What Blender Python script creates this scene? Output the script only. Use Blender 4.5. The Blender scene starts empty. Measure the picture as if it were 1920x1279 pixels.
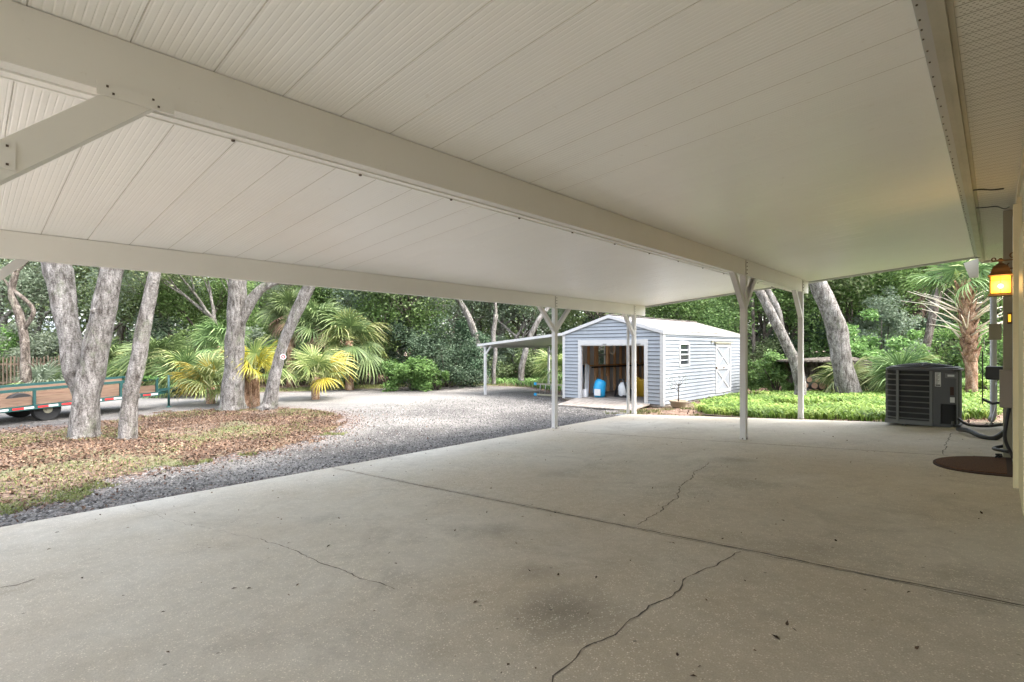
import bpy, bmesh, math, random
import numpy as np
from mathutils import Vector, Matrix, noise
R = math.radians
rng = random.Random(7)
nr = np.random.RandomState(11)
scene = bpy.context.scene
COL = scene.collection

# ------------------------------------------------------------------ camera, sky, sun, exposure
F, CX, HY, UX, CH = 970.0, 960.0, 652.0, 1868.0, 1.2
YAW = math.atan2(UX - CX, F)
cam = bpy.data.cameras.new('camera'); cam_o = bpy.data.objects.new('camera', cam); COL.objects.link(cam_o)
cam.sensor_width = 36; cam.lens = 36 * F / 1920; cam.shift_y = (HY - 639.5) / 1920
cam.clip_start = 0.05; cam.clip_end = 1500
cam_o.location = (0, 0, CH); cam_o.rotation_euler = (R(90), 0, YAW)
scene.camera = cam_o
SUN_EL, SUN_AZ = R(58), R(70)          # azimuth measured from +Y towards +X
w = bpy.data.worlds.new('World'); scene.world = w; w.use_nodes = True
nt = w.node_tree; bg = nt.nodes['Background']
sky = nt.nodes.new('ShaderNodeTexSky'); sky.sky_type = 'NISHITA'; sky.sun_disc = False
sky.sun_elevation = SUN_EL; sky.sun_rotation = SUN_AZ; sky.air_density = 1.0; sky.dust_density = 4.0; sky.ozone_density = 0.6
hs = nt.nodes.new('ShaderNodeHueSaturation'); hs.inputs['Saturation'].default_value = .48; hs.inputs['Value'].default_value = 1.08   # thin overcast: a greyer sky
nt.links.new(sky.outputs[0], hs.inputs['Color']); nt.links.new(hs.outputs[0], bg.inputs[0]); bg.inputs[1].default_value = 0.15
sl = bpy.data.lights.new('sun', 'SUN'); sl.energy = 0.5; sl.angle = R(30); sl.color = (1, .95, .87)
so = bpy.data.objects.new('sun', sl); COL.objects.link(so)
sd = Vector((math.sin(SUN_AZ) * math.cos(SUN_EL), math.cos(SUN_AZ) * math.cos(SUN_EL), math.sin(SUN_EL)))
so.rotation_euler = sd.to_track_quat('Z', 'Y').to_euler()
scene.view_settings.view_transform = 'Standard'; scene.view_settings.look = 'None'
scene.view_settings.gamma = 1; scene.view_settings.exposure = 3.0
scene.render.engine = 'CYCLES'
scene.cycles.max_bounces = 8; scene.cycles.diffuse_bounces = 7; scene.cycles.transparent_max_bounces = 8
scene.cycles.use_denoising = True

# ------------------------------------------------------------------ measuring helpers
FD = Vector((-math.sin(YAW), math.cos(YAW), 0)); RT = Vector((math.cos(YAW), math.sin(YAW), 0))
def ray(px, py): return FD + RT * ((px - CX) / F) + Vector((0, 0, (HY - py) / F))
def atD(px, py, d): return Vector((0, 0, CH)) + ray(px, py) * d
def gz(x, y=0): return -0.06 * min(max(-x, 0), 8.0) - 0.045
def gzn(x): return -0.06 * np.clip(-x, 0, 8.0) - 0.045
def onG(px, py):
    z = -.5
    for _ in range(30):
        t = (z - CH) / ((HY - py) / F); p = ray(px, py) * t; z = gz(p.x)
    return Vector((p.x, p.y, z))
def gD(px, d):
    p = ray(px, HY) * d; return Vector((p.x, p.y, gz(p.x)))

# ------------------------------------------------------------------ object helpers
def tag(o, label=None, cat=None, group=None, kind=None):
    if label: o['label'] = label
    if cat: o['category'] = cat
    if group: o['group'] = group
    if kind: o['kind'] = kind
    return o
def thing(name, label, cat, loc=(0, 0, 0), rz=0, group=None):
    o = bpy.data.objects.new(name, None); COL.objects.link(o)
    o.location = loc; o.rotation_euler = (0, 0, rz); o.empty_display_size = .1
    return tag(o, label, cat, group)
def origin(o):
    v = Vector((0, 0, 0))
    while o: v += o.location; o = o.parent
    return v
class MB:
    """collects shapes, links them as one mesh object"""
    def __init__(s): s.v = []; s.f = []; s.m = []; s.sm = []
    def add(s, vs, fs, m=0, smooth=False):
        k = len(s.v); s.v += [tuple(v) for v in vs]
        for f in fs: s.f.append(tuple(i + k for i in f)); s.m.append(m); s.sm.append(smooth)
    def box(s, c, d, m=0, rz=0, M=None):
        hx, hy, hz = d[0] / 2, d[1] / 2, d[2] / 2
        vs = [Vector((sx * hx, sy * hy, sz * hz)) for sz in (-1, 1) for sy in (-1, 1) for sx in (-1, 1)]
        A = M if M else Matrix.Rotation(rz, 3, 'Z')
        vs = [A @ v + Vector(c) for v in vs]
        s.add(vs, [(0, 2, 3, 1), (4, 5, 7, 6), (0, 1, 5, 4), (2, 6, 7, 3), (0, 4, 6, 2), (1, 3, 7, 5)], m)
    def bx(s, x0, x1, y0, y1, z0, z1, m=0): s.box(((x0 + x1) / 2, (y0 + y1) / 2, (z0 + z1) / 2), (x1 - x0, y1 - y0, z1 - z0), m)
    def quad(s, a, b, c, d, m=0): s.add([a, b, c, d], [(0, 1, 2, 3)], m)
    def beam(s, a, b, wd, th, m=0, up=(0, 0, 1)):
        a = Vector(a); b = Vector(b); z = (b - a); L = z.length; z.normalize()
        u = Vector(up)
        if abs(z.dot(u)) > .98: u = Vector((0, 1, 0))
        x = u.cross(z).normalized(); y = z.cross(x)
        vs = [p + x * (sx * wd / 2) + y * (sy * th / 2) for p in (a, b) for sy in (-1, 1) for sx in (-1, 1)]
        s.add(vs, [(0, 2, 3, 1), (4, 5, 7, 6), (0, 1, 5, 4), (2, 6, 7, 3), (0, 4, 6, 2), (1, 3, 7, 5)], m)
    def tube(s, pts, rad, n=8, m=0, cap=True, jit=0, seed=0, smooth=True, root=None):
        pts = [Vector(p) for p in pts]; 
        if not hasattr(rad, '__len__'): rad = [rad] * len(pts)
        k = len(s.v); prev = None; vs = []
        for i, p in enumerate(pts):
            t = (pts[min(i + 1, len(pts) - 1)] - pts[max(i - 1, 0)]).normalized()
            if prev is None:
                a = Vector((1, 0, 0)) if abs(t.x) < .8 else Vector((0, 1, 0)); x = t.cross(a).normalized()
            else: x = (prev - t * prev.dot(t)).normalized()
            prev = x; y = t.cross(x)
            for j in range(n):
                a = 2 * math.pi * j / n; r = rad[i]
                if jit:
                    r *= 1 + jit * noise.noise(Vector((p.x * 3 + math.cos(a) * 1.2 + seed, p.y * 3 + math.sin(a) * 1.2, p.z * 2.2)))
                if root is not None: r *= 1 + math.exp(-max(0, p.z - root) / .16) * (.07 + .13 * math.cos(5 * a + seed) + .06 * math.cos(3 * a))
                vs.append(p + (x * math.cos(a) + y * math.sin(a)) * r)
        fs = []
        for i in range(len(pts) - 1):
            for j in range(n):
                j2 = (j + 1) % n; fs.append((i * n + j, i * n + j2, (i + 1) * n + j2, (i + 1) * n + j))
        if cap: fs.append(tuple(range(n))[::-1]); fs.append(tuple((len(pts) - 1) * n + j for j in range(n)))
        s.add(vs, fs, m, smooth)
    def lathe(s, c, prof, n=20, m=0, smooth=True, a0=0):
        c = Vector(c); vs = []
        for r, z in prof:
            for j in range(n):
                a = a0 + 2 * math.pi * j / n; vs.append(c + Vector((r * math.cos(a), r * math.sin(a), z)))
        fs = []
        for i in range(len(prof) - 1):
            for j in range(n):
                j2 = (j + 1) % n; fs.append((i * n + j, i * n + j2, (i + 1) * n + j2, (i + 1) * n + j))
        fs.append(tuple(range(n))[::-1]); fs.append(tuple((len(prof) - 1) * n + j for j in range(n)))
        s.add(vs, fs, m, smooth)
    def build(s, name, mats, parent=None, bevel=0):
        me = bpy.data.meshes.new(name); 
        off = origin(parent) if parent else Vector((0, 0, 0))
        me.from_pydata([tuple(Vector(v) - off) for v in s.v], [], s.f)
        if not isinstance(mats, (list, tuple)): mats = [mats]
        for m in mats: me.materials.append(m)
        me.polygons.foreach_set('material_index', s.m); me.polygons.foreach_set('use_smooth', s.sm); me.update()
        o = bpy.data.objects.new(name, me); COL.objects.link(o)
        if parent: o.parent = parent
        if bevel:
            b = o.modifiers.new('bevel', 'BEVEL'); b.width = bevel; b.segments = 2; b.limit_method = 'ANGLE'; b.angle_limit = R(40)
        return o

# ------------------------------------------------------------------ materials
def mat(name, base, rough=.7, metal=0, spec=None, emis=None, est=0):
    m = bpy.data.materials.new(name); m.use_nodes = True; b = m.node_tree.nodes['Principled BSDF']
    b.inputs['Base Color'].default_value = (*base, 1); b.inputs['Roughness'].default_value = rough; b.inputs['Metallic'].default_value = metal
    if spec is not None: b.inputs['Specular IOR Level'].default_value = spec
    if emis: b.inputs['Emission Color'].default_value = (*emis, 1); b.inputs['Emission Strength'].default_value = est
    return m
class NT:
    def __init__(s, m): s.m = m; s.t = m.node_tree; s.b = s.t.nodes['Principled BSDF']; s.co = s.t.nodes.new('ShaderNodeTexCoord')
    def n(s, ty, **k):
        x = s.t.nodes.new(ty)
        for a, v in k.items(): setattr(x, a, v)
        return x
    def l(s, a, b): s.t.links.new(a, b)
    def coords(s, scale=(1, 1, 1), rot=(0, 0, 0), src='Object'):
        mp = s.n('ShaderNodeMapping'); mp.inputs['Scale'].default_value = scale; mp.inputs['Rotation'].default_value = rot
        s.l(s.co.outputs[src], mp.inputs[0]); return mp.outputs[0]
    def noise(s, sc, det=4, rough=.6, vec=None, dist=0):
        x = s.n('ShaderNodeTexNoise'); x.inputs['Scale'].default_value = sc; x.inputs['Detail'].default_value = det
        x.inputs['Roughness'].default_value = rough; x.inputs['Distortion'].default_value = dist
        s.l(vec if vec else s.co.outputs['Object'], x.inputs['Vector']); return x.outputs['Fac']
    def voro(s, sc, vec=None, out='Distance', feat='F1'):
        x = s.n('ShaderNodeTexVoronoi'); x.inputs['Scale'].default_value = sc; x.feature = feat
        s.l(vec if vec else s.co.outputs['Object'], x.inputs['Vector']); return x.outputs[out]
    def ramp(s, fac, stops):
        x = s.n('ShaderNodeValToRGB'); e = x.color_ramp.elements
        while len(e) < len(stops): e.new(.5)
        for i, (p, c) in enumerate(stops): e[i].position = p; e[i].color = (*c, 1) if len(c) == 3 else c
        s.l(fac, x.inputs[0]); return x.outputs[0]
    def mix(s, fac, a, b, mode='MIX'):
        x = s.n('ShaderNodeMix'); x.data_type = 'RGBA'; x.blend_type = mode
        for i, v in ((0, fac), (6, a), (7, b)):
            if isinstance(v, (int, float)): x.inputs[i].default_value = v
            elif isinstance(v, tuple): x.inputs[i].default_value = (*v, 1)
            else: s.l(v, x.inputs[i])
        return x.outputs[2]
    def bump(s, h, st=.3, d=.01, prev=None):
        x = s.n('ShaderNodeBump'); x.inputs['Strength'].default_value = st; x.inputs['Distance'].default_value = d
        s.l(h, x.inputs['Height'])
        if prev: s.l(prev, x.inputs['Normal'])
        s.l(x.outputs[0], s.b.inputs['Normal']); return x.outputs[0]
    def color(s, c): s.l(c, s.b.inputs['Base Color'])
    def attr(s, name):
        x = s.n('ShaderNodeAttribute'); x.attribute_name = name; return x
def g3(v): return (v, v, v)

def dirty_paint(name, c, dirt, rough=.4, sc=1.5, amt=.35, spec=.5):
    m = mat(name, c, rough, spec=spec); k = NT(m)
    f = k.ramp(k.noise(sc, 6, .65), [(.42, g3(0)), (.8, g3(amt))])
    f2 = k.ramp(k.noise(sc * 30, 3), [(.66, g3(0)), (.74, g3(amt))])
    k.color(k.mix(f2, k.mix(f, c, dirt), dirt)); return m
M = {}
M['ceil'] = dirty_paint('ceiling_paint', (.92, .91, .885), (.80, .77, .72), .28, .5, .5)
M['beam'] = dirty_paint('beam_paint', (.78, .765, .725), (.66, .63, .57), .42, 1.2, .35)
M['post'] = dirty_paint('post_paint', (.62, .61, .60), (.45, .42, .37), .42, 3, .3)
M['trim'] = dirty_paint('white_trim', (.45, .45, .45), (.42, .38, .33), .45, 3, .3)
M['seam'] = mat('seam_shadow_gap', (.60, .57, .52), .8)
M['lap_shade'] = mat('painted_lap_shadow', (.09, .10, .12), .8)  # shadow line under each siding board, put into the colour of the recess
M['screw'] = mat('rusty_screw', (.12, .09, .07), .6, .4)
M['black'] = mat('black_plastic', (.012, .012, .013), .45)
M['dark'] = mat('dark_void', (.02, .018, .016), .9)
M['steel'] = mat('galvanised_steel', (.42, .42, .42), .45, .7)

STAINS = [(-2.3, 6.3, .30, .55), (-2.75, 2.75, .28, .4), (-1.55, 2.05, .34, .7), (-2.0, 2.3, .2, .4), (-3.6, 4.6, .34, .35), (-1.9, 5.2, .4, .3), (-4.2, 2.1, .25, .25), (-.8, 3.6, .45, .3)]
m = mat('concrete', (.4, .37, .33), .75, spec=.35); k = NT(m); M['conc'] = m
big = k.noise(.35, 5, .6, dist=.4); mid = k.noise(1.6, 6, .7, dist=.6)
c = k.ramp(big, [(.3, (.415, .378, .312)), (.5, (.50, .46, .39)), (.7, (.57, .535, .47))])
st = k.ramp(mid, [(.36, g3(.9)), (.5, g3(0))]); c = k.mix(k.mix(.4, g3(0), st), c, (.28, .245, .20))
brn = k.ramp(k.noise(.42, 4, .6, vec=k.coords((1, 1, 1), (0, 0, .7))), [(.42, g3(0)), (.62, g3(.75))]); c = k.mix(brn, c, (.45, .385, .295))

for bx_, by_, br_, ba_ in STAINS:
    vm = k.n('ShaderNodeVectorMath', operation='DISTANCE'); vm.inputs[1].default_value = (bx_, by_, .06 * bx_); k.l(k.co.outputs['Object'], vm.inputs[0])
    ma = k.n('ShaderNodeMath', operation='MULTIPLY_ADD'); k.l(k.noise(2.3, 5, .7), ma.inputs[0]); ma.inputs[1].default_value = br_ * 1.6; k.l(vm.outputs['Value'], ma.inputs[2])
    c = k.mix(k.ramp(ma.outputs[0], [(min(.98, br_ * .75), g3(ba_)), (min(.99, br_ * 1.75), g3(0))]), c, (.17, .15, .125))
spk = k.voro(85, out='Distance'); sf = k.ramp(spk, [(.16, g3(1)), (.34, g3(0))])
gate = k.ramp(k.noise(28, 2), [(.46, g3(0)), (.56, g3(.95))]); zone = k.ramp(k.noise(.5, 3), [(.35, g3(.35)), (.55, g3(1))])
c = k.mix(k.mix(1.0, k.mix(1.0, sf, gate, 'MULTIPLY'), zone, 'MULTIPLY'), c, (.86, .80, .68))
mot = k.ramp(k.noise(7, 6, .75), [(.35, g3(.93)), (.5, g3(1)), (.66, g3(1.05))]); c = k.mix(1.0, c, mot, 'MULTIPLY')
fine = k.ramp(k.noise(160, 3, .7), [(.3, g3(.80)), (.7, g3(1.12))]); c = k.mix(1.0, c, fine, 'MULTIPLY')
ds = k.ramp(k.voro(5.3), [(.035, g3(.6)), (.055, g3(0))]); c = k.mix(ds, c, (.10, .09, .08))
k.color(c); k.bump(k.noise(90, 4, .7), .25, .006)
M['crack'] = mat('crack_dirt', (.10, .085, .07), .95)
M['crack2'] = mat('old_joint_dirt', (.27, .24, .20), .95)

m = mat('gravel', (.3, .3, .3), .9); k = NT(m); M['gravel'] = m
v = k.voro(52, out='Color'); sep = k.n('ShaderNodeSeparateColor'); k.l(v, sep.inputs[0])
c = k.ramp(sep.outputs[0], [(0, (.05, .048, .044)), (.3, (.10, .096, .089)), (.65, (.155, .149, .138)), (1, (.235, .227, .212))])
e = k.attr('edge'); zone = k.noise(.45, 5, .6, dist=.5)
pale = k.ramp(zone, [(.35, (.42, .40, .40)), (.65, (1.25, 1.22, 1.2))]); c = k.mix(1.0, c, pale, 'MULTIPLY')
wf = k.attr('wear'); c = k.mix(wf.outputs['Fac'], c, k.mix(k.noise(40, 3), (.165, .158, .146), (.225, .217, .20)))
leafy = k.ramp(k.noise(19, 3, .7), [(.47, g3(0)), (.55, g3(1))])
c = k.mix(k.mix(1.0, e.outputs['Color'], leafy, 'MULTIPLY'), c, (.16, .085, .06)); k.color(c)
k.bump(k.voro(40), .8, .02)

def litter_mat(name, a, b, cc, sc=22):
    m = mat(name, a, .9); k = NT(m)
    v = k.voro(sc, vec=k.coords((1, 1, 1)), out='Color'); sep = k.n('ShaderNodeSeparateColor'); k.l(v, sep.inputs[0])
    c = k.ramp(sep.outputs[0], [(0, (.02, .014, .011)), (.25, a), (.6, b), (1, cc)])
    gr = k.ramp(k.noise(.8, 5, .65), [(.52, g3(0)), (.66, g3(.7))])
    c = k.mix(gr, c, k.mix(k.noise(50, 3), (.06, .08, .025), (.15, .165, .07))); k.color(c); k.bump(k.voro(sc), 1, .03); return m
M['ground'] = litter_mat('forest_floor', (.10, .060, .042), (.19, .12, .085), (.33, .22, .16))
M['island'] = litter_mat('mulch', (.085, .05, .032), (.14, .09, .06), (.22, .165, .115))
M['verge'] = litter_mat('verge', (.12, .115, .05), (.18, .185, .08), (.28, .245, .14))

def leafmat(name, c0, c1, c2, tr=.42, rough=.55):
    m = mat(name, c1, rough, spec=.35); k = NT(m)
    a = k.attr('r'); oi = k.n('ShaderNodeObjectInfo')
    c = k.ramp(a.outputs['Fac'], [(0, c0), (.55, c1), (1, c2)])
    hv = k.n('ShaderNodeHueSaturation'); mr = k.n('ShaderNodeMapRange'); mr.inputs['To Min'].default_value = .72; mr.inputs['To Max'].default_value = 1.3
    k.l(oi.outputs['Random'], mr.inputs[0]); k.l(mr.outputs[0], hv.inputs['Value'])
    mr2 = k.n('ShaderNodeMapRange'); mr2.inputs['To Min'].default_value = .485; mr2.inputs['To Max'].default_value = .515
    k.l(oi.outputs['Random'], mr2.inputs[0]); k.l(mr2.outputs[0], hv.inputs['Hue'])
    k.l(c, hv.inputs['Color']); k.l(hv.outputs[0], k.b.inputs['Base Color'])
    td = k.n('ShaderNodeBsdfTranslucent'); k.l(hv.outputs[0], td.inputs[0]); mx = k.n('ShaderNodeMixShader'); mx.inputs[0].default_value = tr
    out = k.t.nodes['Material Output']; k.l(k.b.outputs[0], mx.inputs[1]); k.l(td.outputs[0], mx.inputs[2]); k.l(mx.outputs[0], out.inputs[0])
    return m
M['oakleaf'] = leafmat('oak_leaf', (.07, .11, .04), (.21, .28, .12), (.46, .50, .30))
M['moss'] = leafmat('moss_leaf', (.10, .14, .085), (.21, .26, .18), (.38, .43, .34))
M['shrubleaf'] = leafmat('shrub_leaf', (.06, .11, .035), (.17, .28, .08), (.36, .47, .20))
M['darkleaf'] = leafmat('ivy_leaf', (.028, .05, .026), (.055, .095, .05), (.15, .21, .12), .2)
M['lime'] = leafmat('lime_leaf', (.05, .10, .025), (.115, .215, .055), (.24, .36, .12), .4)
M['fern'] = leafmat('fern_leaf', (.09, .17, .03), (.21, .325, .065), (.40, .48, .14), .45)
M['palmleaf'] = leafmat('palm_leaf', (.05, .09, .03), (.12, .185, .06), (.28, .36, .16), .3, .55)
M['palmgold'] = leafmat('palm_gold', (.22, .20, .03), (.40, .31, .04), (.46, .45, .18), .35, .45)
M['palmyel'] = leafmat('palm_yellowgreen', (.10, .155, .045), (.235, .275, .09), (.43, .44, .22), .35, .45)
M['dead'] = leafmat('dead_frond', (.12, .08, .05), (.28, .19, .12), (.45, .36, .26), .15, .8)
M['deadleaf'] = leafmat('dead_leaf', (.045, .026, .016), (.15, .09, .056), (.32, .235, .155), .1, .8)
M['grass'] = leafmat('grass_blade', (.08, .11, .03), (.18, .205, .065), (.32, .31, .15), .35, .6)

def bark(name, a, b, cc, sc=14):
    m = mat(name, a, .95, spec=.12); k = NT(m)
    v = k.coords((1, 1, .32)); n1 = k.noise(sc, 8, .75, vec=v, dist=.35); n2 = k.noise(2.2, 5, .7); n3 = k.noise(sc * 3.2, 6, .8)
    c = k.ramp(n1, [(.36, a), (.50, b), (.64, cc)])
    c = k.mix(1.0, c, k.ramp(n2, [(.32, (.62, .60, .56)), (.5, (1, 1, 1)), (.68, (1.25, 1.25, 1.25))]), 'MULTIPLY')
    c = k.mix(1.0, c, k.ramp(n3, [(.36, g3(.38)), (.5, g3(1)), (.66, g3(1.4))]), 'MULTIPLY')
    gm = k.ramp(k.noise(4, 6, .75, vec=k.coords((1, 1, .6), (0, 0, 1))), [(.55, g3(0)), (.66, g3(.55))]); c = k.mix(gm, c, k.mix(n3, (.10, .12, .07), (.24, .26, .18)))
    k.color(c); b1 = k.bump(n1, 1.0, .09); k.bump(n3, .8, .02, prev=b1); return m
M['bark'] = bark('oak_bark', (.07, .06, .052), (.215, .20, .185), (.36, .34, .32), 12)
M['bark_dark'] = bark('wet_bark', (.035, .028, .022), (.12, .10, .085), (.27, .24, .21), 9)
M['bark_pine'] = bark('pink_bark', (.06, .038, .028), (.17, .12, .09), (.29, .22, .175), 9)
M['boot'] = bark('palm_boot', (.14, .08, .05), (.36, .22, .14), (.55, .42, .32), 10)

def siding_mat():
    m = mat('vinyl_siding', (.4, .44, .5), .45, spec=.4); k = NT(m)
    f = k.ramp(k.noise(2.2, 6, .7, vec=k.coords((1, 1, .5))), [(.4, g3(0)), (.75, g3(.5))]); k.color(k.mix(f, (.26, .281, .308), (.175, .188, .195))); return m
M['siding'] = siding_mat()
m = mat('shed_roof_metal', (.6, .58, .53), .5, spec=.4); k = NT(m); M['roof'] = m
f = k.ramp(k.noise(1.6, 6, .7, vec=k.coords((.6, 2.5, 1))), [(.40, (.31, .295, .26)), (.52, (.22, .195, .175)), (.62, (.27, .25, .22))]); k.color(f)
m = mat('pine_lumber', (.4, .2, .09), .7); k = NT(m); M['wood'] = m
k.color(k.ramp(k.noise(6, 5, .6, vec=k.coords((1, 1, .15))), [(.3, (.62, .30, .12)), (.6, (.82, .52, .28))]))
m = mat('weathered_plywood', (.4, .35, .3), .85); k = NT(m); M['ply'] = m
k.color(k.ramp(k.noise(5, 6, .7, vec=k.coords((3, .6, 1))), [(.3, (.13, .105, .09)), (.5, (.26, .23, .20)), (.68, (.36, .33, .29))])); k.bump(k.noise(30, 4), .4, .01)
m = mat('trailer_board', (.5, .33, .2), .75); k = NT(m); M['board'] = m
k.color(k.ramp(k.noise(5, 5, .6, vec=k.coords((1, .2, 4))), [(.3, (.12, .07, .045)), (.6, (.21, .135, .09))]))
m = mat('stockade', (.2, .15, .11), .9); k = NT(m); M['fence'] = m
k.color(k.ramp(k.noise(9, 5, .7, vec=k.coords((1, 1, .12))), [(.35, (.045, .033, .024)), (.6, (.15, .115, .08))]))
M['house'] = dirty_paint('house_cream', (.62, .58, .45), (.5, .45, .33), .6, 2, .4)
M['casing'] = dirty_paint('door_casing', (.74, .66, .42), (.6, .5, .3), .5, 3, .3)
M['chase'] = dirty_paint('utility_chase', (.30, .28, .20), (.22, .2, .15), .7, 3, .4)
M['soffit'] = dirty_paint('soffit_vinyl', (.72, .70, .63), (.58, .54, .45), .6, 1.5, .35)
M['fascia'] = dirty_paint('fascia_paint', (.44, .41, .33), (.27, .24, .18), .5, 2.5, .6)
M['ac'] = mat('condenser_grey', (.050, .053, .053), .42, .15)
M['acl'] = mat('condenser_louver', (.12, .125, .12), .45, .2)
M['coil'] = mat('coil_fins', (.010, .011, .012), .7)
M['label'] = mat('sticker', (.55, .56, .56), .6)
M['bronze'] = mat('bronze_lantern', (.11, .062, .03), .45, .6)
M['amber'] = mat('amber_glass', (.9, .5, .05), .3, emis=(1, .52, .03), est=.17)
M['bulb'] = mat('bulb', (1, .9, .6), .3, emis=(1, .80, .30), est=.7)
M['green'] = mat('green_frame', (.012, .065, .06), .45)
M['red'] = mat('red_tape', (.5, .03, .03), .4); M['white'] = mat('white_plastic', (.75, .75, .75), .45)
M['tire'] = mat('tire', (.014, .014, .014), .7)
M['blue'] = mat('blue_bag', (.02, .33, .62), .4); M['navy'] = mat('navy_board', (.03, .05, .09), .6)
M['yellow'] = mat('yellow_bin', (.55, .33, .03), .5); M['rope'] = mat('pale_rope', (.7, .62, .5), .8)
M['tan'] = mat('grey_box', (.27, .235, .19), .6); M['glass'] = mat('window_glass', (.03, .035, .04), .08, spec=.6)
M['coir'] = mat('coir', (.16, .065, .025), .95); M['coirdark'] = mat('mat_border', (.035, .016, .01), .95)
M['pot'] = mat('stone_pot', (.22, .175, .12), .85)
M['nroof'] = mat('far_roof', (.82, .84, .85), .6); M['nwall'] = mat('far_wall', (.05, .075, .09), .7)
M['logend'] = mat('log_end', (.62, .36, .26), .8)
M['winopen'] = mat('clear_pane', (.5, .6, .55), .1); M['winopen'].node_tree.nodes['Principled BSDF'].inputs['Transmission Weight'].default_value = 1

# ------------------------------------------------------------------ numpy mesh tools
def np_mesh(name, V, Fc, mats, r=None, parent=None, smooth=False, mi=None, extra=None):
    me = bpy.data.meshes.new(name); nv = len(V); k = Fc.shape[1]; nf = len(Fc)
    me.vertices.add(nv); me.vertices.foreach_set('co', V.astype(np.float32).ravel())
    me.loops.add(nf * k); me.loops.foreach_set('vertex_index', Fc.astype(np.int32).ravel())
    me.polygons.add(nf); me.polygons.foreach_set('loop_start', np.arange(nf, dtype=np.int32) * k)
    try: me.polygons.foreach_set('loop_total', np.full(nf, k, dtype=np.int32))
    except Exception: pass
    if mi is not None: me.polygons.foreach_set('material_index', mi.astype(np.int32))
    me.polygons.foreach_set('use_smooth', np.full(nf, smooth))
    for m in (mats if isinstance(mats, (list, tuple)) else [mats]): me.materials.append(m)
    if r is not None:
        a = me.attributes.new('r', 'FLOAT', 'FACE'); a.data.foreach_set('value', r.astype(np.float32))
    for nm, arr in (extra or {}).items():
        a = me.attributes.new(nm, 'FLOAT', 'POINT'); a.data.foreach_set('value', arr.astype(np.float32))
    me.update(); me.validate()
    o = bpy.data.objects.new(name, me); COL.objects.link(o)
    if parent: o.parent = parent
    return o
def leaf_geo(C, size, aspect=.5, up=.4, rs=None, vary=.5, droop=0, nrm=None):
    """C (n,3) centres -> verts, tri faces, r: each leaf is two folded triangles"""
    rs = rs or nr; n = len(C)
    d = rs.normal(size=(n, 3)); d[:, 2] = d[:, 2] * .6 - droop; d /= np.linalg.norm(d, axis=1)[:, None]
    nn = rs.normal(size=(n, 3)); nn[:, 2] += up * 3
    if nrm is not None: nn += nrm
    s = np.cross(d, nn); s /= np.linalg.norm(s, axis=1)[:, None] + 1e-9; nn = np.cross(s, d)
    L = (size * (1 - vary / 2 + vary * rs.rand(n)))[:, None]; W = L * aspect / 2
    base = C - d * L / 2; tip = C + d * L / 2 - nn * L * .06; a = C + s * W + nn * L * .07; b = C - s * W + nn * L * .07
    V = np.stack([base, a, tip, b], 1).reshape(-1, 3); i = np.arange(n) * 4
    Fc = np.stack([np.stack([i, i + 1, i + 2], 1), np.stack([i, i + 2, i + 3], 1)], 1).reshape(-1, 3)
    return V, Fc
def clump_points(cs, rad, n, rs, flat=.75, shell=.55):
    out = []; nrm = []
    for c, r, k in zip(cs, rad, n):
        u = rs.normal(size=(k, 3)); u /= np.linalg.norm(u, axis=1)[:, None]
        q = r * (shell + (1 - shell) * rs.rand(k)[:, None] ** .7) * (1 + .25 * rs.normal(size=(k, 1)))
        p = u * q; p[:, 2] *= flat; out.append(np.array(c) + p); nrm.append(u * 1.5)
    return np.concatenate(out), np.concatenate(nrm)
def leaf_r(C, rs, f=1.3, amp=.35):
    """leaf colour: per-leaf random plus clump-sized swings"""
    s = np.sin(C[:, 0] * f * 2.1 + 1) * np.sin(C[:, 1] * f * 1.7 + 2) * np.sin(C[:, 2] * f * 2.6)
    return np.clip(rs.beta(2, 3, len(C)) + amp * s * .5, 0, 1)

# ------------------------------------------------------------------ ground, slab, driveway
xs = np.unique(np.concatenate([np.linspace(-300, -60, 9), np.linspace(-60, -8, 27), np.linspace(-8, 0, 9), np.linspace(0, 60, 13), np.linspace(60, 300, 7)]))
ys = np.unique(np.concatenate([np.linspace(-300, -40, 7), np.linspace(-40, 60, 41), np.linspace(60, 300, 7)]))
X, Y = np.meshgrid(xs, ys, indexing='ij'); V = np.stack([X, Y, gzn(X)], -1).reshape(-1, 3)
I = np.arange(len(xs) * len(ys)).reshape(len(xs), len(ys)); Fc = np.stack([I[:-1, :-1], I[1:, :-1], I[1:, 1:], I[:-1, 1:]], -1).reshape(-1, 4)
tag(np_mesh('ground', V, Fc, M['ground']), 'leaf covered forest floor around the drive and under the trees', 'ground', kind='structure')

J = [-9.0, -1.3, 3.37, 7.66, 10.93]; SX0, SX1 = -6.42, .155
mb = MB()
def slab_piece(y0, y1):
    n = 40; g = .004
    top = [(SX0, y0 + g, .06 * SX0), (SX1, y0 + g, .06 * SX1), (SX1, y1 - g, .06 * SX1), (SX0, y1 - g, .06 * SX0)]
    bot = [(x, y, z - .12) for x, y, z in top]
    mb.add(top + bot, [(0, 1, 2, 3), (7, 6, 5, 4), (0, 4, 5, 1), (1, 5, 6, 2), (2, 6, 7, 3), (3, 7, 4, 0)])
for a, b in zip(J[:-1], J[1:]): slab_piece(a, b)
mb.bx(SX0 + .01, SX1 - .01, J[0] + .02, J[-1] - .02, -.6, -.40, 1)
for j in J[1:-1]: mb.add([(SX0, j - .02, .06 * SX0 - .012), (SX1, j - .02, .06 * SX1 - .012), (SX1, j + .02, .06 * SX1 - .012), (SX0, j + .02, .06 * SX0 - .012)], [(0, 1, 2, 3)], 1)
slab = mb.build('concrete_slab', [M['conc'], M['crack']])
tag(slab, 'grey concrete carport slab with cracks and cut joints', 'slab', kind='structure')
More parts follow.
